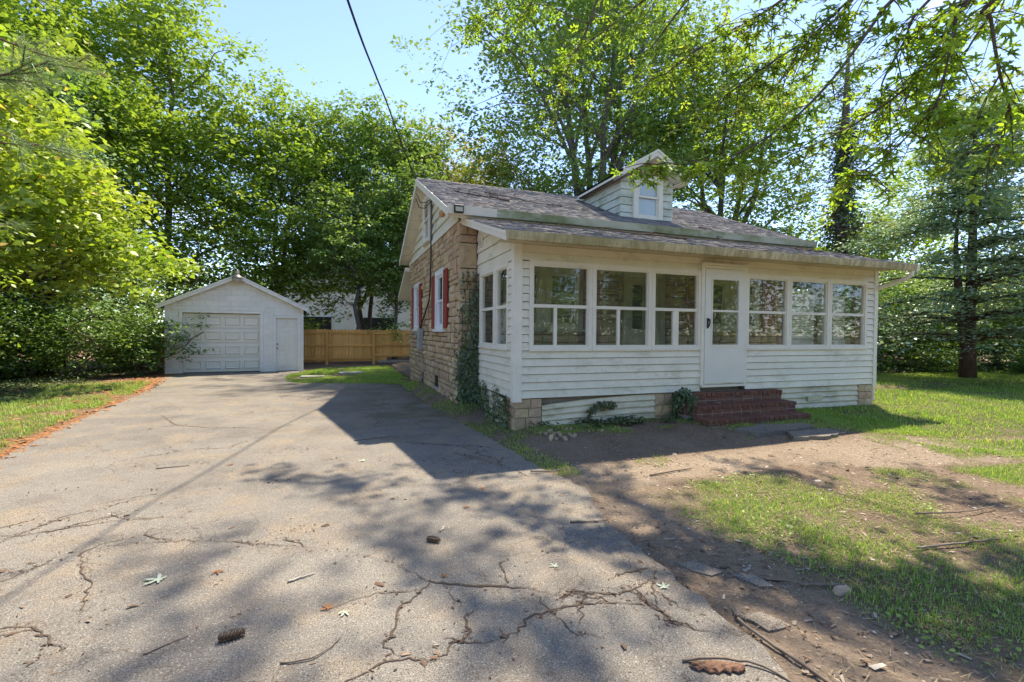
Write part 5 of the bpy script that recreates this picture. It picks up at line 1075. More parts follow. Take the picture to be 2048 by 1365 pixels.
# cedar
def conifer(name,label,x,y,H,rad,seed,zb,nb,trunk_r,group,lm,leaf=.10,per=46):
    rr=random.Random(seed); rs=np.random.RandomState(seed); z0=float(gz(x,y)); root=empty(name,(x,y,z0),label,'tree',group); T=MB()
    for t,(ox,oy,hh) in enumerate(((0,0,H),(.35,.1,H*.82),(-.3,.15,H*.7))):
        T.tube([(x+ox*.2,y+oy*.2,z0-.05),(x+ox*.4,y+oy*.4,1.2),(x+ox,y+oy,H*.35),(x+ox*1.1+rr.gauss(0,.1),y+oy*1.1,hh*.7),(x+ox*1.1,y+oy,hh)],[trunk_r*(1.15 if t==0 else .5),trunk_r*(.95 if t==0 else .5),trunk_r*.55,trunk_r*.3,.015],9 if t==0 else 6)
    Pt=[];
    for k in range(nb):
        s=(int(rr.random()*13)+rr.uniform(.0,.35))/13.; z=zb+(H-zb)*s; a=rr.uniform(0,6.28); l=rad*(1-s**1.35*.86)*rr.uniform(.6,1.12); n=7; P=[]
        for i in range(n):
            t=i/(n-1); P.append((x+math.cos(a+.25*t)*l*t,y+math.sin(a+.25*t)*l*t,z+.32*l*t*(1-t)*1.1-.16*l*t*t+rr.gauss(0,.03)))
        T.tube(P,list(np.linspace(.045*(1.1-s)+.008,.005,n)),4,False)
        for i in range(2,n):
            for q in range(2):
                p=np.array(P[i])-[x,y,z0]; sw=(.16+.30*math.sin(math.pi*min(1,i/(n-1)*.9)))*(.7+.5*l/rad); c=p+np.array([rr.gauss(0,.22),rr.gauss(0,.22),rr.gauss(0,.05)])
                m=per; Pt.append(c+rs.normal(size=(m,3))*np.array([sw,sw,.065]))
    T.build('trunk',M['bark2'],root,smooth=True,recalc=False); P=np.concatenate(Pt); P=P[(P[:,2]>.7)]
    tag(mesh_obj('crown',leaves_at(P,leaf,seed,lm,'crown',.1,.32),None,root,(x,y,z0)),kind='stuff')
conifer('cedar_tree','blue-green cedar with layered boughs and thick brown trunk on the lawn',18.7,9.25,8.9,4.0,31,1.3,125,.20,None,LM['cedar'],.12,42)
conifer('hemlock_tree','dark soft conifer half hidden behind the bright left maple',-9.3,20.2,10.5,2.6,32,2.2,90,.2,G1,LM['cedar'],.13,40)
# left side trees
G4='trees along the left driveway edge'
tree('maple_tree','leafy maple in the back row at the left of the garage',(-10.4,23.6),[(-10.2,23.6,8.5,3.6,3.4,5.5),(-10.8,23.4,13,2.4,2.4,3.4),(-9.6,22.4,4.4,2.8,2,2.6)],300,100,.19,.7,.2,41,LM['mid'],group=G4,nlimb=16,rough=.35)
tree('maple_tree','tall thin maple behind the pine at the upper left',(-12.4,20.4),[(-12.2,20.4,7.8,3.4,3.2,5.5),(-11.8,19.6,13,2.2,2.2,3.6)],260,95,.17,.65,.2,42,LM['mid'],group=G4,nlimb=14,rough=.35)
tree('box_elder','sunlit yellow-green maple leaning over the driveway from the left edge',(-9.6,14.9),[(-8.2,14.2,4.9,2.7,3.0,2.3),(-6.9,15.2,4.4,2.0,2.4,1.6),(-9.2,13.6,2.9,2.1,2.6,1.7),(-7.6,13.2,6.4,2.2,2.2,1.7),(-9.9,12.4,6.3,2.0,2.2,2.4),(-6.3,14.6,5.6,1.3,1.3,.9),(-6.1,14.2,3.2,1.2,1.2,.8),(-7.2,12.6,4.2,1.2,1.2,.8)],330,78,.165,.44,.19,43,LM['bright'],group=G4,nlimb=24,trunks=2,zmin=1.3,rough=.5,twig=.010,cb=.24,flat=.75,
  extra=[(-5.6,15.6,4.0),(-5.2,16.0,3.75),(-4.9,16.3,3.55),(-4.7,16.6,3.35),(-5.9,15.0,3.5),(-5.6,15.5,3.1),(-6.1,15.2,2.75),(-4.45,16.8,3.2),(-6.4,15.6,3.9),(-6.0,16.0,3.4)])
tree('box_elder','low shaded maple boughs at the left edge over the ivy ground',(-9.2,11.6),[(-8.3,11.4,2.4,1.6,1.9,1.1),(-8.6,12.6,3.4,1.6,1.7,1.0)],90,80,.12,.42,.13,44,LM['bright'],group=G4,nlimb=9,zmin=.9,rough=.3,twig=.009)
G5='woodland shrubs along the left side'
tree('shrub','dense dark shrub mass under the bright maple',(-7.9,18.6),[(-7.9,18.6,1.2,1.7,1.3,1.15),(-9.8,18.2,1.2,1.8,1.4,1.3)],150,90,.105,.36,.05,51,LM['shrub'],group=G5,nlimb=14,trunks=3,zmin=.1,rough=.35,cat='shrub',twig=.008,spread=.5)
tree('shrub','leafy shrub reaching an arching branch across the garage door',(-6.15,19.0),[(-6.25,19.0,1.0,.75,.75,.95),(-6.7,18.7,.8,.6,.6,.7)],70,75,.11,.26,.04,52,LM['shrub'],group=G5,nlimb=10,trunks=3,zmin=.15,rough=.35,cat='shrub',twig=.007,spread=.3,extra=[(-5.5,19.05,1.35),(-5.25,19.05,1.45),(-5.0,19.0,1.55),(-4.75,19.0,1.68),(-5.1,19.0,1.0),(-4.85,18.95,.85),(-4.6,18.95,.72),(-5.6,19.0,1.7)])
tree('shrub','shadowy shrub in the far left corner below the pine',(-11.6,15.6),[(-11.5,15.6,1.2,2.0,1.6,1.3),(-11.8,17.6,1.6,2.2,1.8,1.7)],150,90,.11,.42,.05,53,LM['shrub'],group=G5,nlimb=12,trunks=3,zmin=.1,rough=.35,cat='shrub',twig=.008,spread=.5)
tree('shrub','bushy undergrowth tree filling the gap left of the garage wall',(-7.3,21.6),[(-7.4,21.6,2.2,1.4,1.2,1.9),(-9.0,21.4,2.6,1.6,1.4,2.2)],150,90,.12,.42,.06,54,LM['cool'],group=G5,nlimb=12,trunks=3,zmin=.1,rough=.35,cat='shrub',twig=.008,spread=.5)
G6='low shrubs on the right woodland edge'
for i,(x,y,r_,lab) in enumerate(((13.6,11.4,.75,'small pale leaved shrub beside the right porch corner'),(16.2,11.9,.9,'low shrub on the wood edge left of the cedar trunk'),(20.4,11.0,.9,'low shrub on the wood edge right behind the cedar trunk'),(23.2,9.4,.9,'low shrub at the right frame edge of the lawn'))):
    tree('shrub',lab,(x,y),[(x,y,.55,r_,r_*.8,.6),(x+r_,y+.3,.4,r_*.8,r_*.7,.45)],45,70,.10,.26,.03,61+i,LM['shrub'],group=G6,nlimb=7,trunks=3,zmin=.08,rough=.35,cat='shrub',twig=.006,spread=.3)
# far wood as one mass
def far_wood():
    rs=np.random.RandomState(8); C=[]
    for k in range(2600):
        a=rs.uniform(-3.1416,3.1416); d=rs.uniform(46,64); C.append((math.sin(a+.35)*d,math.cos(a+.35)*d,rs.uniform(.5,1)*rs.uniform(1,11)))
    C=np.array(C); P=(C[:,None,:]+rs.normal(size=(len(C),60,3))*np.array([1.5,1.5,1.1])).reshape(-1,3); P=P[P[:,2]>0]
    tag(mesh_obj('far_woods',leaves_at(P,.5,9,LM['cool'],'far_woods',.3,.8),None),'dim green woodland seen through gaps between the trees','woods',None,'stuff')
    C=[]
    for k in range(520):
        t=rs.rand(); side=k%3
        if side==0: x,y=rs.uniform(-14,-9.5),rs.uniform(16,24)
        elif side==1: x,y=rs.uniform(11.5,34),rs.uniform(11.8,16)-rs.rand()*0
        elif k%2: x,y=rs.uniform(-12,8),rs.uniform(31,38)
        else: x,y=rs.uniform(-16,34),rs.uniform(-30,-24)
        C.append((x,y,rs.uniform(.2,2.6) if y<30 else rs.uniform(.1,.8)))
    C=np.array(C); P=(C[:,None,:]+rs.normal(size=(len(C),110,3))*np.array([.6,.6,.45])).reshape(-1,3); P=P[P[:,2]>0]
    tag(mesh_obj('undergrowth',leaves_at(P,.17,10,LM['shrub'],'undergrowth',.3,.7),None),'tangled dark undergrowth between the woodland trunks','undergrowth',None,'stuff')
far_wood()
# trees across the street behind the viewpoint (mirrored in the porch panes)
for i,(x,y,r_,h,lab) in enumerate(((-9,-22,5,5,'street tree mirrored dark in the left porch panes'),(2,-26,5.5,5.5,'street tree mirrored in the middle porch panes'),(13,-23,5.,5.2,'street tree mirrored in the right porch panes'),(24,-18,5,5.2,'street tree mirrored in the end porch pane'))):
    tree('street_tree',lab,(x,y),[(x,y,h,r_,r_,h*.78)],260,60,.34,1.2,.3,71+i,LM['mid'],group='trees across the street',nlimb=10)
# ground ivy
def ground_ivy(label,fn,n,seed,rect,size=.06):
    rs=np.random.RandomState(seed); x=rs.uniform(rect[0],rect[1],n);y=rs.uniform(rect[2],rect[3],n); k=fn(x,y); x=x[k];y=y[k]; P=np.stack([x,y,gz(x,y)+rs.uniform(.01,.10,len(x))*(.4+1.2*vnoise(x,y,.5,3,2))],1)
    tag(mesh_obj('ground_ivy',leaves_at(P,size,seed,LM['ivy'],'ground_ivy',.15,.45),None),label,'ground cover',None,'stuff')
ground_ivy('dark ivy ground cover under the left shrubs',lambda x,y:(drive_dist_left(x,y)>1.8+1.2*(vnoise(x,y,1.5,5,3)-.3))&(vnoise(x,y,.9,6,3)>.36),26000,3,(-13,-5.2,9,20),.085)
ground_ivy('ivy creeping along the foot of the porch skirting',lambda x,y:(vnoise(x,y,.4,9,3)>.47),2600,4,(2.45,5.6,6.2,6.62),.06)
ground_ivy('leafy ground cover along the right woodland edge',lambda x,y:(y>10.9+.5*vnoise(x,y,1.5,5,3)-.12*np.maximum(0,x-19))&(vnoise(x,y,.9,16,3)>.3),30000,5,(11,30,9.6,14.5),.11)
# ivy on the house corner
def ivy():
    root=empty('ivy_vine',(2.3,8.55,.15),'dark ivy climbing the stone corner beside the porch','ivy'); rs=np.random.RandomState(3); rr=random.Random(3); T=MB(); Pts=[]
    for k in range(12):
        x=rr.uniform(2.16,2.42); z=.2; P=[(x,8.60,.15)]; top=rr.choice((1.1,1.5,1.9,2.2,2.45,2.6))
        while z<top: z+=.12; x=min(2.43,max(2.10,x+rr.gauss(0,.03)+(.012 if z>1.2 else 0))); P.append((x,8.60+rr.uniform(-.02,.01),z))
        T.tube(P,.006,4,False)
        for p in P:
            dens=int(12*(1.6 if p[2]<1.25 else .7)); sp=.085 if p[2]<1.25 else .06; Pts.append(np.array(p)+rs.normal(size=(dens,3))*np.array([sp,.035,.07])-np.array([0,.03,0]))
    for k in range(16): # on the side skirting and up the siding edge
        y=rr.uniform(6.75,8.5); P=[(2.40,y,.12)]; z=.12; top=rr.uniform(.2,.6) if y>6.95 else rr.uniform(.4,.62)
        while z<top: z+=.08; y+=rr.gauss(0,.04); P.append((2.395,y,z))
        T.tube(P,.005,4,False)
        for p in P: Pts.append(np.array(p)+rs.normal(size=(8,3))*np.array([.02,.07,.05])-np.array([.02,0,0]))
    T.build('stem',M['bark2'],root,recalc=False)
    P=np.concatenate(Pts); P=P[P[:,2]>.1]; P[:,1]=np.minimum(P[:,1],np.where(P[:,0]>2.42,8.62,8.62)); k=~((P[:,0]>2.43)&(P[:,1]>6.6)); P=P[k]
    n=len(P); rs2=np.random.RandomState(5); onside=P[:,1]<8.45
    Nn=np.where(onside[:,None],np.array([[-1.,-.2,.3]]),np.array([[-.25,-1.,.35]]))+rs2.normal(0,.35,(n,3)); D=np.stack([rs2.normal(0,.5,n),rs2.normal(0,.3,n),-np.ones(n)],1)
    TV=np.array([(0,0,0),(.42,.12,.04),(.30,.45,.05),(0,1,-.05),(-.30,.45,.05),(-.42,.12,.04)]); TF=np.array([(0,1,2),(0,2,3),(0,3,4),(0,4,5)])
    me=scatter_mesh('foliage',TV,TF,P-np.array([2.3,8.55,.15]),frames(D,Nn),.052*rs2.uniform(.6,1.35,n),LM['ivy'],np.clip(rs2.rand(n)*.97,0,1))
    tag(mesh_obj('foliage',me,None,root,(2.3,8.55,.15)),kind='stuff')
    def sprig(label,P0,base,nm,yy,dens=9,sp=.045):
        r2=empty('ivy_vine',base,label,'ivy'); T=MB(); T.tube(P0,.006,4,False); T.build('stem',M['bark2'],r2,recalc=False)
        Q=np.concatenate([np.array(p)+rs.normal(size=(dens,3))*np.array([sp,.02,sp]) for p in spline(P0,22)]); Q=np.array(Q); n=len(Q); Nn=np.array([[0,-1.,.35]])+rs2.normal(0,.35,(n,3)); D=np.stack([rs2.normal(0,.5,n),rs2.normal(0,.3,n),-np.ones(n)],1)
        me=scatter_mesh('foliage',TV,TF,Q-np.array(base),frames(D,Nn),.058*rs2.uniform(.6,1.3,n),LM['ivy'],rs2.rand(n)*.96); tag(mesh_obj('foliage',me,None,r2,base),kind='stuff')
    sprig('ivy tuft spilling over the left end of the brick steps',[(5.22,6.5,.1),(5.24,6.45,.42),(5.32,6.40,.56),(5.42,6.30,.45),(5.40,6.2,.2)],(5.3,6.4,.1),'a',6.4,14,.06)
    sprig('short ivy sprig hanging on the left skirting panel',[(3.62,6.55,.10),(3.68,6.55,.30),(3.80,6.55,.41),(4.0,6.55,.43),(4.08,6.55,.38)],(3.7,6.55,.1),'b',6.55,7,.03)
ivy()
# near silver maple whose boughs hang over the viewpoint from the right
def maple_leaf(seed,mat=None,scale=1.):
    rr=random.Random(seed); out=[(0,0)]
    lob=[(78,.50),(38,.80),(0,1.0)]
    pts=[]
    def lobe(ang,L,wd):
        a=R(ang); d=(math.sin(a),math.cos(a)); n=(d[1],-d[0]); o=[]
        for t,w_ in ((.42,-wd*.7),(.62,-wd*1.25),(.70,-wd*.75),(.84,-wd*.75),(1.,0),(.84,wd*.75),(.70,wd*.75),(.62,wd*1.25),(.42,wd*.7)): o.append((d[0]*L*t-n[0]*w_ ,.12+d[1]*L*t-n[1]*w_))
        return o
    poly=[(0,.02)]
    for ang,L in ((-105,.36),(-48,.72),(0,.88),(48,.72),(105,.36)): poly+=lobe(ang,L*rr.uniform(.92,1.08),.095 if abs(ang)<100 else .06)
    c=(0,.25); V=[(c[0],c[1],0)]+[(x,y,.10*abs(x)-.10*y*y+rr.uniform(-.015,.015)) for x,y in poly]
    F=[(0,i,i+1) for i in range(1,len(poly))]+[(0,len(poly),1)]
    V=[(x*scale,y*scale,z*scale) for x,y,z in V]
    return V,F
ML=[maple_leaf(s) for s in range(3)]
def overhang():
    bx_,by=9.2,-3.2; root=empty('silver_maple',(bx_,by,0),'silver maple boughs with deeply cut leaves hanging in from the upper right','tree'); rs=np.random.RandomState(21); rr=random.Random(21); T=MB()
    T.tube([(bx_,by,-.1),(bx_-.1,by+.1,2.5),(bx_-.2,by+.3,5),(bx_-.5,by+.9,9),(bx_-.8,by+1.6,13)],[.5,.42,.36,.22,.08],12)
    boughs=BOUGHS
    tips=[]
    for (pts,r0,nt,sp) in boughs:
        P=[np.array(v) for v in spline(pts,30)]; T.tube([tuple(p) for p in P],list(np.linspace(r0,max(.005,r0*.16),len(P))),6,False)
        for k in range(int(nt*(1.6 if pts[-1][2]<4.9 else 1.7 if pts[-1][2]>8.9 else .9))):
            i=rr.randrange(int(len(P)*.22),len(P)); p=P[i]; d=P[min(i+1,len(P)-1)]-P[max(i-1,0)]; d=d/np.linalg.norm(d); l=rr.uniform(.35,1.0)*sp
            v=d*.75+rs.normal(0,.55,3)*np.array([1,1,.55])+np.array([0,0,-.22]); v/=np.linalg.norm(v); e=p+v*l; m=(p+e)/2+np.array([0,0,.07*l]); T.tube([tuple(p),tuple(m),tuple(e)],[.007,.005,.003],4,False)
            for t in np.linspace(.25,1.,max(3,int(l*7))): q=p*(1-t)**2+2*m*t*(1-t)+e*t*t; tips.append((q,v))
        tips+= [(P[-1],P[-1]-P[-3])]*3
    T.build('trunk',M['bark3'],root,smooth=True,recalc=False)
    L=[]
    for q,v in tips:
        for k in range(rr.choice((2,2,3))):
            a=rr.uniform(0,6.28); d=np.array([math.cos(a),math.sin(a),-.45+rr.gauss(0,.35)]); L.append((q+d*rr.uniform(.03,.09),d))
    P=np.array([a for a,_ in L]);D=np.array([d for _,d in L]); n=len(P); Nn=np.stack([rs.normal(0,.4,n),rs.normal(0,.4,n),np.ones(n)],1); Fm=frames(D,Nn); S=.128*rs.uniform(.65,1.25,n)
    r3=np.array(cam.matrix_world); cp=r3[:3,3]; rel=P-cp; dep=rel@_f; ux=rel@_r/dep*950+1024; uy=682-rel@_u/dep*950
    vis=(dep>.3)&(ux>0)&(ux<2048)&(uy>0)&(uy<1365); sc=np.where(vis,S/np.maximum(dep,.1),0); idx=np.argsort(-sc); near=idx[:290]; rest=idx[290:]
    meshes=[]
    for k,(V,F) in enumerate(ML):
        me=MB().add(V,F).mesh('leaf',recalc=False); at=me.attributes.new('rnd','FLOAT','FACE'); at.data.foreach_set('value',[(.3,.55,.8)[k]]*len(F)); me.materials.append(LM['near']); meshes.append(me)
    for i in near:
        o=mesh_obj('leaf',meshes[i%3],None,root,tuple(P[i]),Matrix(Fm[i].tolist()).to_euler(),(S[i],)*3)
    V,F=ML[0]; me=scatter_mesh('foliage',V,F,P[rest]-np.array([bx_,by,0]),Fm[rest],S[rest],LM['near'],np.clip(rs.rand(len(rest))*.97,0,1)); tag(mesh_obj('foliage',me,None,root,(bx_,by,0)),kind='stuff')
    print('overhang leaves',n,'visible',int(vis.sum()))
# boughs: start off-frame at the trunk, run down and left across the upper right of the view
BOUGHS=[
 ([(8.9,-2.5,7),(7.2,-.2,6),(5.6,1.6,5.0),(4.53,2.14,4.03),(4.66,2.22,3.97),(4.88,2.26,3.61),(5.11,2.3,3.41),(5.26,2.37,3.32),(5.26,2.49,3.09)],.02,14,.55),
 ([(8.8,-2.4,7.6),(7.2,.4,6.2),(5.8,2.0,5.2),(5.22,2.64,4.52),(5.23,2.76,4.26),(5.24,2.88,4.14),(4.96,3.11,3.8),(4.61,3.35,3.54),(4.27,3.6,3.36)],.026,30,.7),
 ([(8.8,-2.4,8),(7.2,.6,6.6),(5.9,2.2,5.5),(5.24,2.96,4.73),(5.15,3.11,4.41),(5.09,3.26,4.09),(5.2,3.34,3.98)],.022,20,.7),
 ([(8.7,-2.3,8.4),(7.0,.8,6.8),(5.4,2.4,5.4),(4.7,2.94,4.59),(4.66,3.08,4.45),(4.41,3.29,3.98),(4.1,3.52,3.6),(3.7,3.79,3.34),(3.52,3.98,3.31),(3.16,4.25,3.34)],.024,26,.40),
 ([(8.7,-2.3,8.8),(7.0,1.6,7.2),(5.4,3.6,5.9),(4.8,4.2,5.42),(4.55,4.41,5.26),(4.08,4.7,5.01),(3.76,4.94,4.74)],.028,28,.9),
 ([(5.23,2.76,4.26),(4.84,2.56,4.06),(4.88,2.66,3.64),(4.91,2.78,3.5),(4.74,2.96,3.23),(4.59,3.14,3.07)],.010,14,.5),
 ([(8.7,-2.3,8.6),(7,1.4,7),(5.6,3.0,5.6),(5.04,3.57,5.08),(4.75,3.8,4.75),(4.38,4.05,4.49),(4.02,4.3,4.19)],.024,28,.8),
 ([(8.8,-2.4,7.4),(7.4,.6,6),(6.4,2.4,5.2),(6.14,2.75,4.95),(5.97,2.93,4.59),(5.84,3.1,4.16),(5.73,3.25,3.85)],.022,20,.7),
 ([(8.6,-2.2,10),(6.6,3.2,9),(4.8,6.4,8.1),(4.22,7.11,7.49),(3.96,7.31,6.77),(3.85,7.47,6.45),(3.54,7.7,5.73)],.04,30,1.0),
 ([(4.22,7.11,7.49),(3.94,7.19,6.78),(3.27,7.57,7.15),(2.59,7.94,7.14),(2.17,8.21,6.9)],.014,16,.8),
 ([(8.7,-2.3,9.5),(7.0,2.0,8.6),(5.6,4.2,7.5),(4.4,5.8,6.6),(3.4,6.8,5.9)],.04,30,1.3),
 ([(8.6,-2.2,10),(6.4,2.8,9.8),(4.8,5.2,9.0),(3.6,6.8,8.0),(2.9,7.6,6.9)],.05,34,1.4),
 ([(8.6,-2.2,10.4),(7,2.2,9.4),(6.2,4.4,8.3),(5.6,6.2,7.4),(5.2,7.4,6.6)],.06,34,1.4),
 ([(8.6,-2.2,9.8),(8,2.4,8.6),(7.6,4.2,7.4),(7.2,5.4,6.4),(6.8,6.2,5.6)],.05,30,1.2),
 ([(8.7,-2.2,9.2),(8.6,1.4,8),(8.4,3.0,6.8),(8.1,4.0,5.8),(7.8,4.6,5.2)],.05,26,1.2),
 ([(8.5,-2,11.5),(5.6,1.8,11),(3.2,4.4,10.2),(1.6,6.2,9.2)],.08,34,1.5),
 ([(8.5,-2,12),(4.8,.6,11.5),(2.2,2.6,10.6),(.6,4.2,9.9)],.08,34,1.6),
 ([(8.6,-2,11),(5.5,-.6,10.5),(3,.8,9.8),(1,1.8,9.2)],.07,26,1.6),
 ([(8.5,-2,12),(5.8,2.6,11.4),(4.2,5,10.4),(2.9,6.8,9.5)],.07,30,1.3),
 ([(8.5,-2,12),(6.4,2.6,11.2),(5.3,4.6,10.2),(4.3,6.6,9.1)],.07,26,1.2),
 ([(8.5,-2,12.5),(5,1.6,12),(3.2,3.6,11.2),(1.8,5,10.4)],.07,26,1.3),
 ([(8.5,-2,12.5),(4,2.6,12),(1.6,4.6,11),(-.3,5.9,9.9)],.07,26,1.3),
 ([(8.6,-2,12),(7.8,2.8,11.6),(7,6.5,10.6),(6.2,8.6,9.6)],.08,32,1.5),
]
overhang()
# near pine at the left
def pine():
    bx_,by=-5.9,4.3; root=empty('white_pine',(bx_,by,0),'white pine with long needle tufts reaching in at the upper left','tree'); rr=random.Random(6); rs=np.random.RandomState(6); T=MB()
    T.tube([(bx_,by,-.1),(bx_,by+.05,3),(bx_+.1,by,7),(bx_+.1,by+.1,12)],[.30,.26,.19,.05],10); Q=[]
    br=[([(bx_,by,3.7),(-4.2,4.5,3.45),(-3.0,4.62,3.35),(-2.45,4.68,3.42),(-2.12,4.72,3.62)],15),([(bx_,by,3.3),(-4.2,4.5,3.0),(-3.2,4.7,2.95),(-2.55,4.85,2.98)],13),([(bx_,by,4.2),(-4.4,4.9,3.9),(-3.4,5.3,3.75),(-2.9,5.5,3.8)],14),([(bx_,by,5.2),(-4.6,5.9,4.9),(-3.6,6.9,4.75),(-3.1,7.4,4.8)],22),([(bx_,by,4.6),(-5.0,6.0,4.1),(-4.0,7.4,3.9),(-3.5,8.0,3.9)],16),([(bx_,by,6.2),(-4.8,6.6,5.9),(-3.9,7.8,5.8)],20),
        ([(bx_,by,3.0),(-4.4,4.9,2.5),(-3.4,5.2,2.4),(-2.95,5.4,2.42)],11)]
    for k in range(34):
        z=rr.uniform(3,11.5); a=rr.uniform(0,6.28); l=rr.uniform(1.2,2.4)*(1.1-z/16); br.append(([(bx_,by,z),(bx_+math.cos(a)*l*.5,by+math.sin(a)*l*.5,z),(bx_+math.cos(a)*l,by+math.sin(a)*l,z+.15)],9))
    for pts,nt in br:
        P=[np.array(v) for v in spline(pts,16)]; T.tube([tuple(p) for p in P],list(np.linspace(.024,.006,len(P))),5,False); Q.append((P[-1],P[-1]-P[-3]))
        for k in range(nt):
            i=rr.randrange(int(len(P)*.35),len(P)); p=P[i]; d=P[-1]-P[0]; d/=np.linalg.norm(d); v=d*.7+rs.normal(0,.5,3); v[2]=v[2]*.5+.15; v/=np.linalg.norm(v); e=p+v*rr.uniform(.15,.42); T.tube([tuple(p),tuple(e)],[.005,.003],4,False); Q.append((e,v)); Q.append(((p+e)/2,v))
    T.build('trunk',M['bark2'],root,smooth=True,recalc=False)
    m=52; C=np.array([q for q,_ in Q]); Dv=np.array([v/np.linalg.norm(v) for _,v in Q]); n=len(C)*m; D=np.repeat(Dv,m,0)*.75+rs.normal(0,.55,(n,3)); P=np.repeat(C,m,0)-np.repeat(Dv,m,0)*(rs.rand(n)*.10)[:,None]
    TV=np.array([(-.5,0,0),(.5,0,0),(0,1,-.06)]); TF=np.array([(0,1,2)]); S=np.stack([np.full(n,.0042),.13*rs.uniform(.7,1.15,n),np.full(n,.13)],1)
    me=scatter_mesh('needles',TV,TF,P-np.array([bx_,by,0]),frames(D,rs.normal(size=(n,3))),S,LM['pine'],np.clip(rs.rand(n)*.97,0,1)); tag(mesh_obj('needles',me,None,root,(bx_,by,0)),kind='stuff')
pine()
# ------------------------------------------------------------------ small things lying about
def zg(x,y): return .0135 if bool(inpoly(np.array([x]),np.array([y]),DRIVE)[0]) else float(gz(x,y))+.004
def cone_mesh():
    b=MB(); b.tube([(-.07,0,.022),(-.05,0,.022),(0,0,.022),(.05,0,.022),(.075,0,.022)],[.006,.014,.017,.012,.003],7); rr=random.Random(2)
    for k in range(84):
        t=k/84; x=-.072+.145*t; a=k*2.399; r0=.010+.010*math.sin(math.pi*min(1,t*.9+.12)); l=.013*math.sin(math.pi*min(1,.2+t*.75))+.006; ca,sa=math.cos(a),math.sin(a); w_=.009
        p=lambda xx,r_,o:(xx,r_*ca-o*sa,.024+r_*sa+o*ca)
        b.add([p(x,r0*.8,0),p(x+.006,r0+l*.7,w_),p(x+.012,r0+l,0),p(x+.006,r0+l*.7,-w_),p(x+.002,r0+l*.6,0)],[(0,1,2),(0,2,3),(0,4,1),(0,3,4),(1,4,2),(2,4,3)])
    me=b.mesh('pine_cone'); me.materials.append(M['cone']); return me
cm=cone_mesh()
for (x,y,a,lab) in ((.635,3.425,-35,'dark pine cone lying mid driveway, the farther one'),(-.51,2.66,12,'brown pine cone at the bottom of the frame beside a thin stick')):
    o=mesh_obj('pine_cone',cm,None,None,(x,y,zg(x,y)+.001),(0,0,R(a)),(.72,)*3 if y>3 else (.8,)*3); tag(o,lab,'pine cone','fallen pine cones')
def stick(label,P,r0,r1=None,mat='stick',seed=0,group='fallen sticks'):
    rr=random.Random(seed); Q=spline([(x,y,(zg(x,y)+r0*.9+dz)) for x,y,dz in P],14); Q=[(q.x+rr.gauss(0,.003),q.y+rr.gauss(0,.003),q.z) for q in Q]
    b=MB(); b.tube(Q,list(np.linspace(r0,r1 or r0*.5,len(Q))),6); L=P[0]; o=b.build('stick',M[mat],None,loc=(L[0],L[1],zg(L[0],L[1])),smooth=True); tag(o,label,'stick',group)
stick('long straight grey stick in the bottom right dirt',[(1.98,1.93,.03),(2.0,1.78,.012),(2.02,1.6,.006),(2.03,1.35,.004)],.008,.009,seed=1)
stick('curved brown stick above the bark slab at bottom right',[(1.50,1.79,0),(1.62,1.76,.008),(1.78,1.68,.008),(1.86,1.58,.0),(1.88,1.48,0)],.007,.005,seed=2)
stick('bowed thin stick beside the nearer pine cone',[(-.26,2.385,0),(-.14,2.37,.004),(-.05,2.42,.004),(0,2.50,0)],.0045,.003,seed=3)
stick('short pale splinter on the driveway left of centre',[(-.30,3.15,0),(-.15,3.21,.0)],.008,.003,'concrete',4)
stick('short twig left of the nearer pine cone',[(-.87,2.67,0),(-.78,2.72,0),(-.72,2.76,0)],.004,.002,seed=5)
stick('broken stick lying in the dirt by the flat stone',[(2.66,2.12,0),(2.8,2.06,.004),(2.92,2.03,0)],.009,.007,seed=6)
stick('dark twig on the sunlit path before the steps',[(3.15,4.3,0),(3.6,4.35,.003),(3.75,4.36,0)],.010,.006,seed=7)
stick('thin pale twig across the driveway grass corner',[(1.95,4.78,.01),(2.2,4.74,.01),(2.4,4.78,.0)],.010,.005,seed=8)
stick('straight twig lying across the house shadow edge on the driveway',[(.18,6.95,0),(.6,7.02,.004),(.8,7.05,0)],.008,.005,seed=9)
stick('thin twig on the sunlit driveway left half',[(-1.9,6.2,0),(-1.6,6.22,0)],.007,.004,seed=10)
stick('small pale twig chip near the farther pine cone',[(.72,3.58,0),(.77,3.66,0)],.008,.006,'concrete',11)
stick('twig lying in the dirt patch right of the driveway edge',[(1.75,3.42,0),(1.95,3.36,.003),(2.05,3.35,0)],.008,.004,seed=12)
stick('long twig lying across the patchy front grass',[(4.6,2.6,.03),(5.0,2.5,.03),(5.5,2.5,.02)],.008,.004,seed=13)
stick('grey root-like stick on the soil at the right frame edge',[(3.9,2.2,.01),(4.4,2.12,.015),(4.8,2.1,.0)],.009,.006,seed=14)
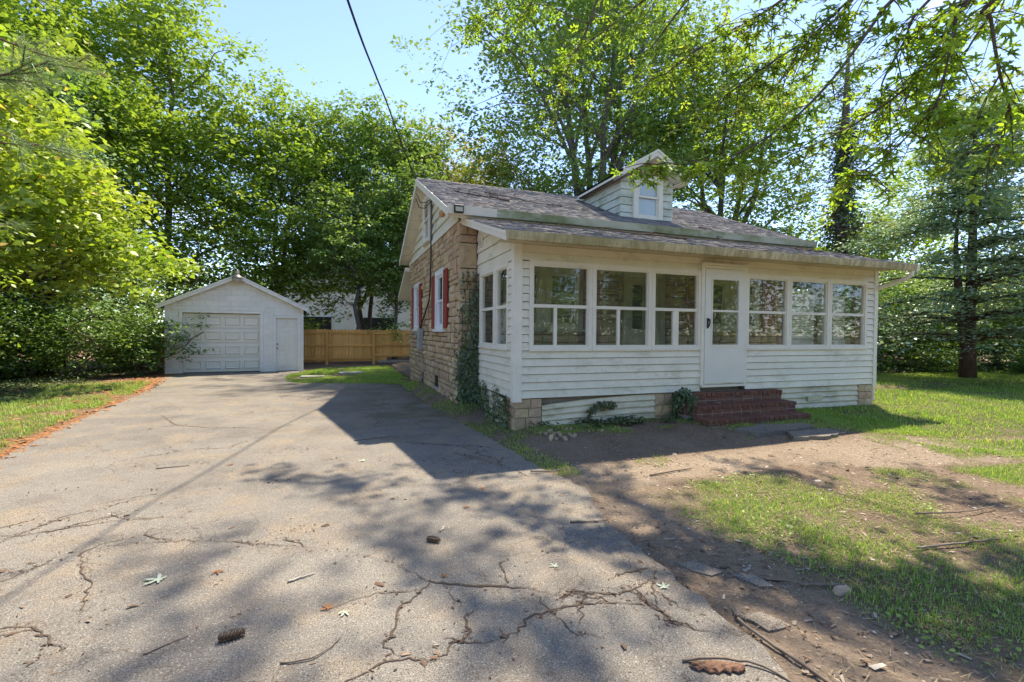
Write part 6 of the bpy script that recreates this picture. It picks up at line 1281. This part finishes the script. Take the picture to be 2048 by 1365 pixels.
def bark_slab():
    rr=random.Random(8); b=MB(); n=16;m_=7;V=[];F=[]
    for i in range(n+1):
        t=i/n-.5; w_=.036*(1-1.2*abs(t)**2*2)*rr.uniform(.7,1.25); o=rr.uniform(-.006,.006)
        for j in range(m_): s=j/(m_-1)-.5; V.append((t*.24+rr.uniform(-.006,.006),s*2*w_+o,.012*(1-4*s*s)+rr.uniform(-.003,.005)+.004))
    for i in range(n):
        for j in range(m_-1): a=i*m_+j; F.append((a,a+m_,a+m_+1,a+1))
    m=len(V); V+=[(x,y,z-.008) for x,y,z in V]; F+=[tuple(m+i for i in f[::-1]) for f in F]
    ring=[i*m_ for i in range(n+1)]+[n*m_+j for j in range(1,m_)]+[i*m_+m_-1 for i in range(n-1,-1,-1)]+[j for j in range(m_-2,0,-1)]
    F+=[(ring[i],ring[(i+1)%len(ring)],m+ring[(i+1)%len(ring)],m+ring[i]) for i in range(len(ring))]
    me=b.add(V,F).mesh('bark_piece'); o=mesh_obj('bark_piece',me,M['barkslab'],None,(1.63,1.70,zg(1.63,1.7)+.006),(0,0,R(-22))); tag(o,'reddish slab of shed bark at the bottom right','bark')
    me2=me.copy(); me2.materials.clear(); o=mesh_obj('bark_piece',me2,M['stick'],None,(2.06,2.0,zg(2.06,2.0)+.004),(.1,.05,R(70)),(.5,.7,1.)); tag(o,'grey chunk of bark by the broken asphalt edge','bark')
bark_slab()
def fallen_leaf(label,x,y,a,s,mat,k=0,flat=True):
    V,F=ML[k]; V=[(p[0],p[1],p[2]*.6+.03) for p in V]; me=MB().add(V,F).mesh('fallen_leaf',recalc=False); o=mesh_obj('fallen_leaf',me,M[mat],None,(x,y,zg(x,y)+.004),(R(4),R(-3),R(a)),(s,)*3); tag(o,label,'leaf','fallen leaves')
fallen_leaf('pale underside of a cut maple leaf at lower left',-1.02,3.42,70,.115,'paleleaf',0)
fallen_leaf('small pale leaf right of the driveway centre',1.33,2.79,20,.06,'paleleaf',1)
fallen_leaf('pale curled leaf at the cracked asphalt edge',1.83,2.34,-30,.075,'paleleaf',2)
fallen_leaf('dry brown leaf beside the pine cone litter',-.05,2.77,40,.07,'brownleaf',1)
fallen_leaf('pale dried leaf next to the dry brown leaf',.03,2.72,150,.06,'paleleaf',2)
fallen_leaf('curled brown leaf behind the farther pine cone',1.04,3.99,10,.06,'brownleaf',0)
fallen_leaf('brown leaf standing in the sun patch near the grass corner',1.33,4.44,90,.07,'brownleaf',2)
fallen_leaf('green and pale leaf on the driveway near the house shadow',.27,5.82,60,.09,'paleleaf',1)
fallen_leaf('small orange leaf left of the long asphalt crack',.61,2.9,0,.05,'brownleaf',1)
fallen_leaf('crumpled dry leaf in the driveway left of the pale leaf',-.74,3.45,200,.07,'brownleaf',0)
fallen_leaf('orange leaf far out on the sunlit driveway',-1.16,6.1,33,.08,'brownleaf',2)
fallen_leaf('pale leaf lying on the middle brick step',6.0,6.28,45,.10,'paleleaf',0)
bpy.data.objects['fallen_leaf.011'].location.z=.385
# rubble by the porch pier and other stones
def rock_mesh(seed):
    bm=bmesh.new(); bmesh.ops.create_icosphere(bm,subdivisions=2,radius=1); rr=random.Random(seed)
    dirs=[Vector((rr.gauss(0,1),rr.gauss(0,1),rr.gauss(0,1))).normalized() for _ in range(9)]; cut=[rr.uniform(.6,.92) for _ in dirs]
    for v in bm.verts:
        for d,c in zip(dirs,cut):
            t=v.co.dot(d)
            if t>c: v.co-=d*(t-c)
        v.co*=rr.uniform(.96,1.03)
    me=bpy.data.meshes.new('rock'); bm.to_mesh(me); bm.free(); return me
RK=[rock_mesh(i) for i in range(5)]
for me in RK: me.materials.append(M['rubble'])
rr=random.Random(12)
for i in range(26):
    x=2.86+rr.gauss(0,.17)+.08; y=6.03+rr.gauss(0,.13); s=rr.uniform(.018,.05); o=mesh_obj('rubble_stone',RK[i%5],None,None,(x,y,float(gz(x,y))+s*.35),(rr.uniform(0,3),rr.uniform(0,3),rr.uniform(0,3)),(s*rr.uniform(.9,1.5),s,s*.75))
    tag(o,'small broken stone in the rubble heap by the porch corner pier','stone','rubble stones by the porch pier')
o=mesh_obj('rock',RK[1],None,None,(2.86,2.0,float(gz(2.86,2.0))+.0),(0,0,.4),(.085,.05,.022)); tag(o,'flat tan stone half buried at the grass edge','stone')
o=mesh_obj('rock',RK[3],None,None,(-9.05,14.6,.30),(0,.3,.4),(.42,.5,.45)); me=RK[3].copy(); me.materials.clear(); me.materials.append(M['bark2']); o.data=me; o.name='tree_stump'; tag(o,'rounded brown stump at the left frame edge','stump')
# sticks on the roof
def roof_stick(label,P,r,seed):
    rr=random.Random(seed); Q=[]
    for x,y in P:
        z=(EZ+SL*(y-EY)+.03) if y>8.23 else (PZ+.2936*(y-PE)+.035)
        Q.append((x,y,z))
    Q=spline(Q,16); b=MB(); b.tube([(q.x+rr.gauss(0,.008),q.y+rr.gauss(0,.008),q.z+abs(rr.gauss(0,.008))) for q in Q],list(np.linspace(r,r*.4,len(Q))),5)
    for k in range(6):
        q=Q[rr.randrange(4,len(Q))]; b.tube([(q.x,q.y,q.z),(q.x+rr.gauss(0,.12),q.y+rr.gauss(0,.08),q.z+rr.uniform(.02,.06)),(q.x+rr.gauss(0,.22),q.y+rr.gauss(0,.1),q.z+rr.uniform(.0,.05))],[r*.5,r*.35,r*.2],4)
    tag(b.build('stick',M['bark3'],None,loc=(P[0][0],P[0][1],Q[0].z),smooth=True),label,'stick','sticks on the roof')
roof_stick('dead branch lying on the upper roof left of the dormer',[(3.35,9.55),(3.0,9.75),(2.6,9.95),(2.3,10.2)],.022,1)
roof_stick('forked twig on the upper roof nearer the dormer',[(4.6,9.6),(4.0,9.7),(3.6,10.1),(3.3,10.5)],.013,2)
roof_stick('arched dark branch on the porch roof under the dormer',[(6.1,7.3),(5.7,7.5),(5.2,7.45),(4.6,7.6)],.020,3)
roof_stick('small branch over the eave right of the dormer',[(7.5,8.6),(7.6,8.3),(7.55,8.0),(7.5,7.8)],.014,4)
roof_stick('short stick near the right end of the porch roof',[(8.8,7.3),(8.95,7.1),(9.2,6.95)],.016,5)
roof_stick('pale twig hanging from upper roof to the porch roof',[(3.3,8.4),(3.45,8.1),(3.7,7.8),(4.0,7.6)],.010,6)
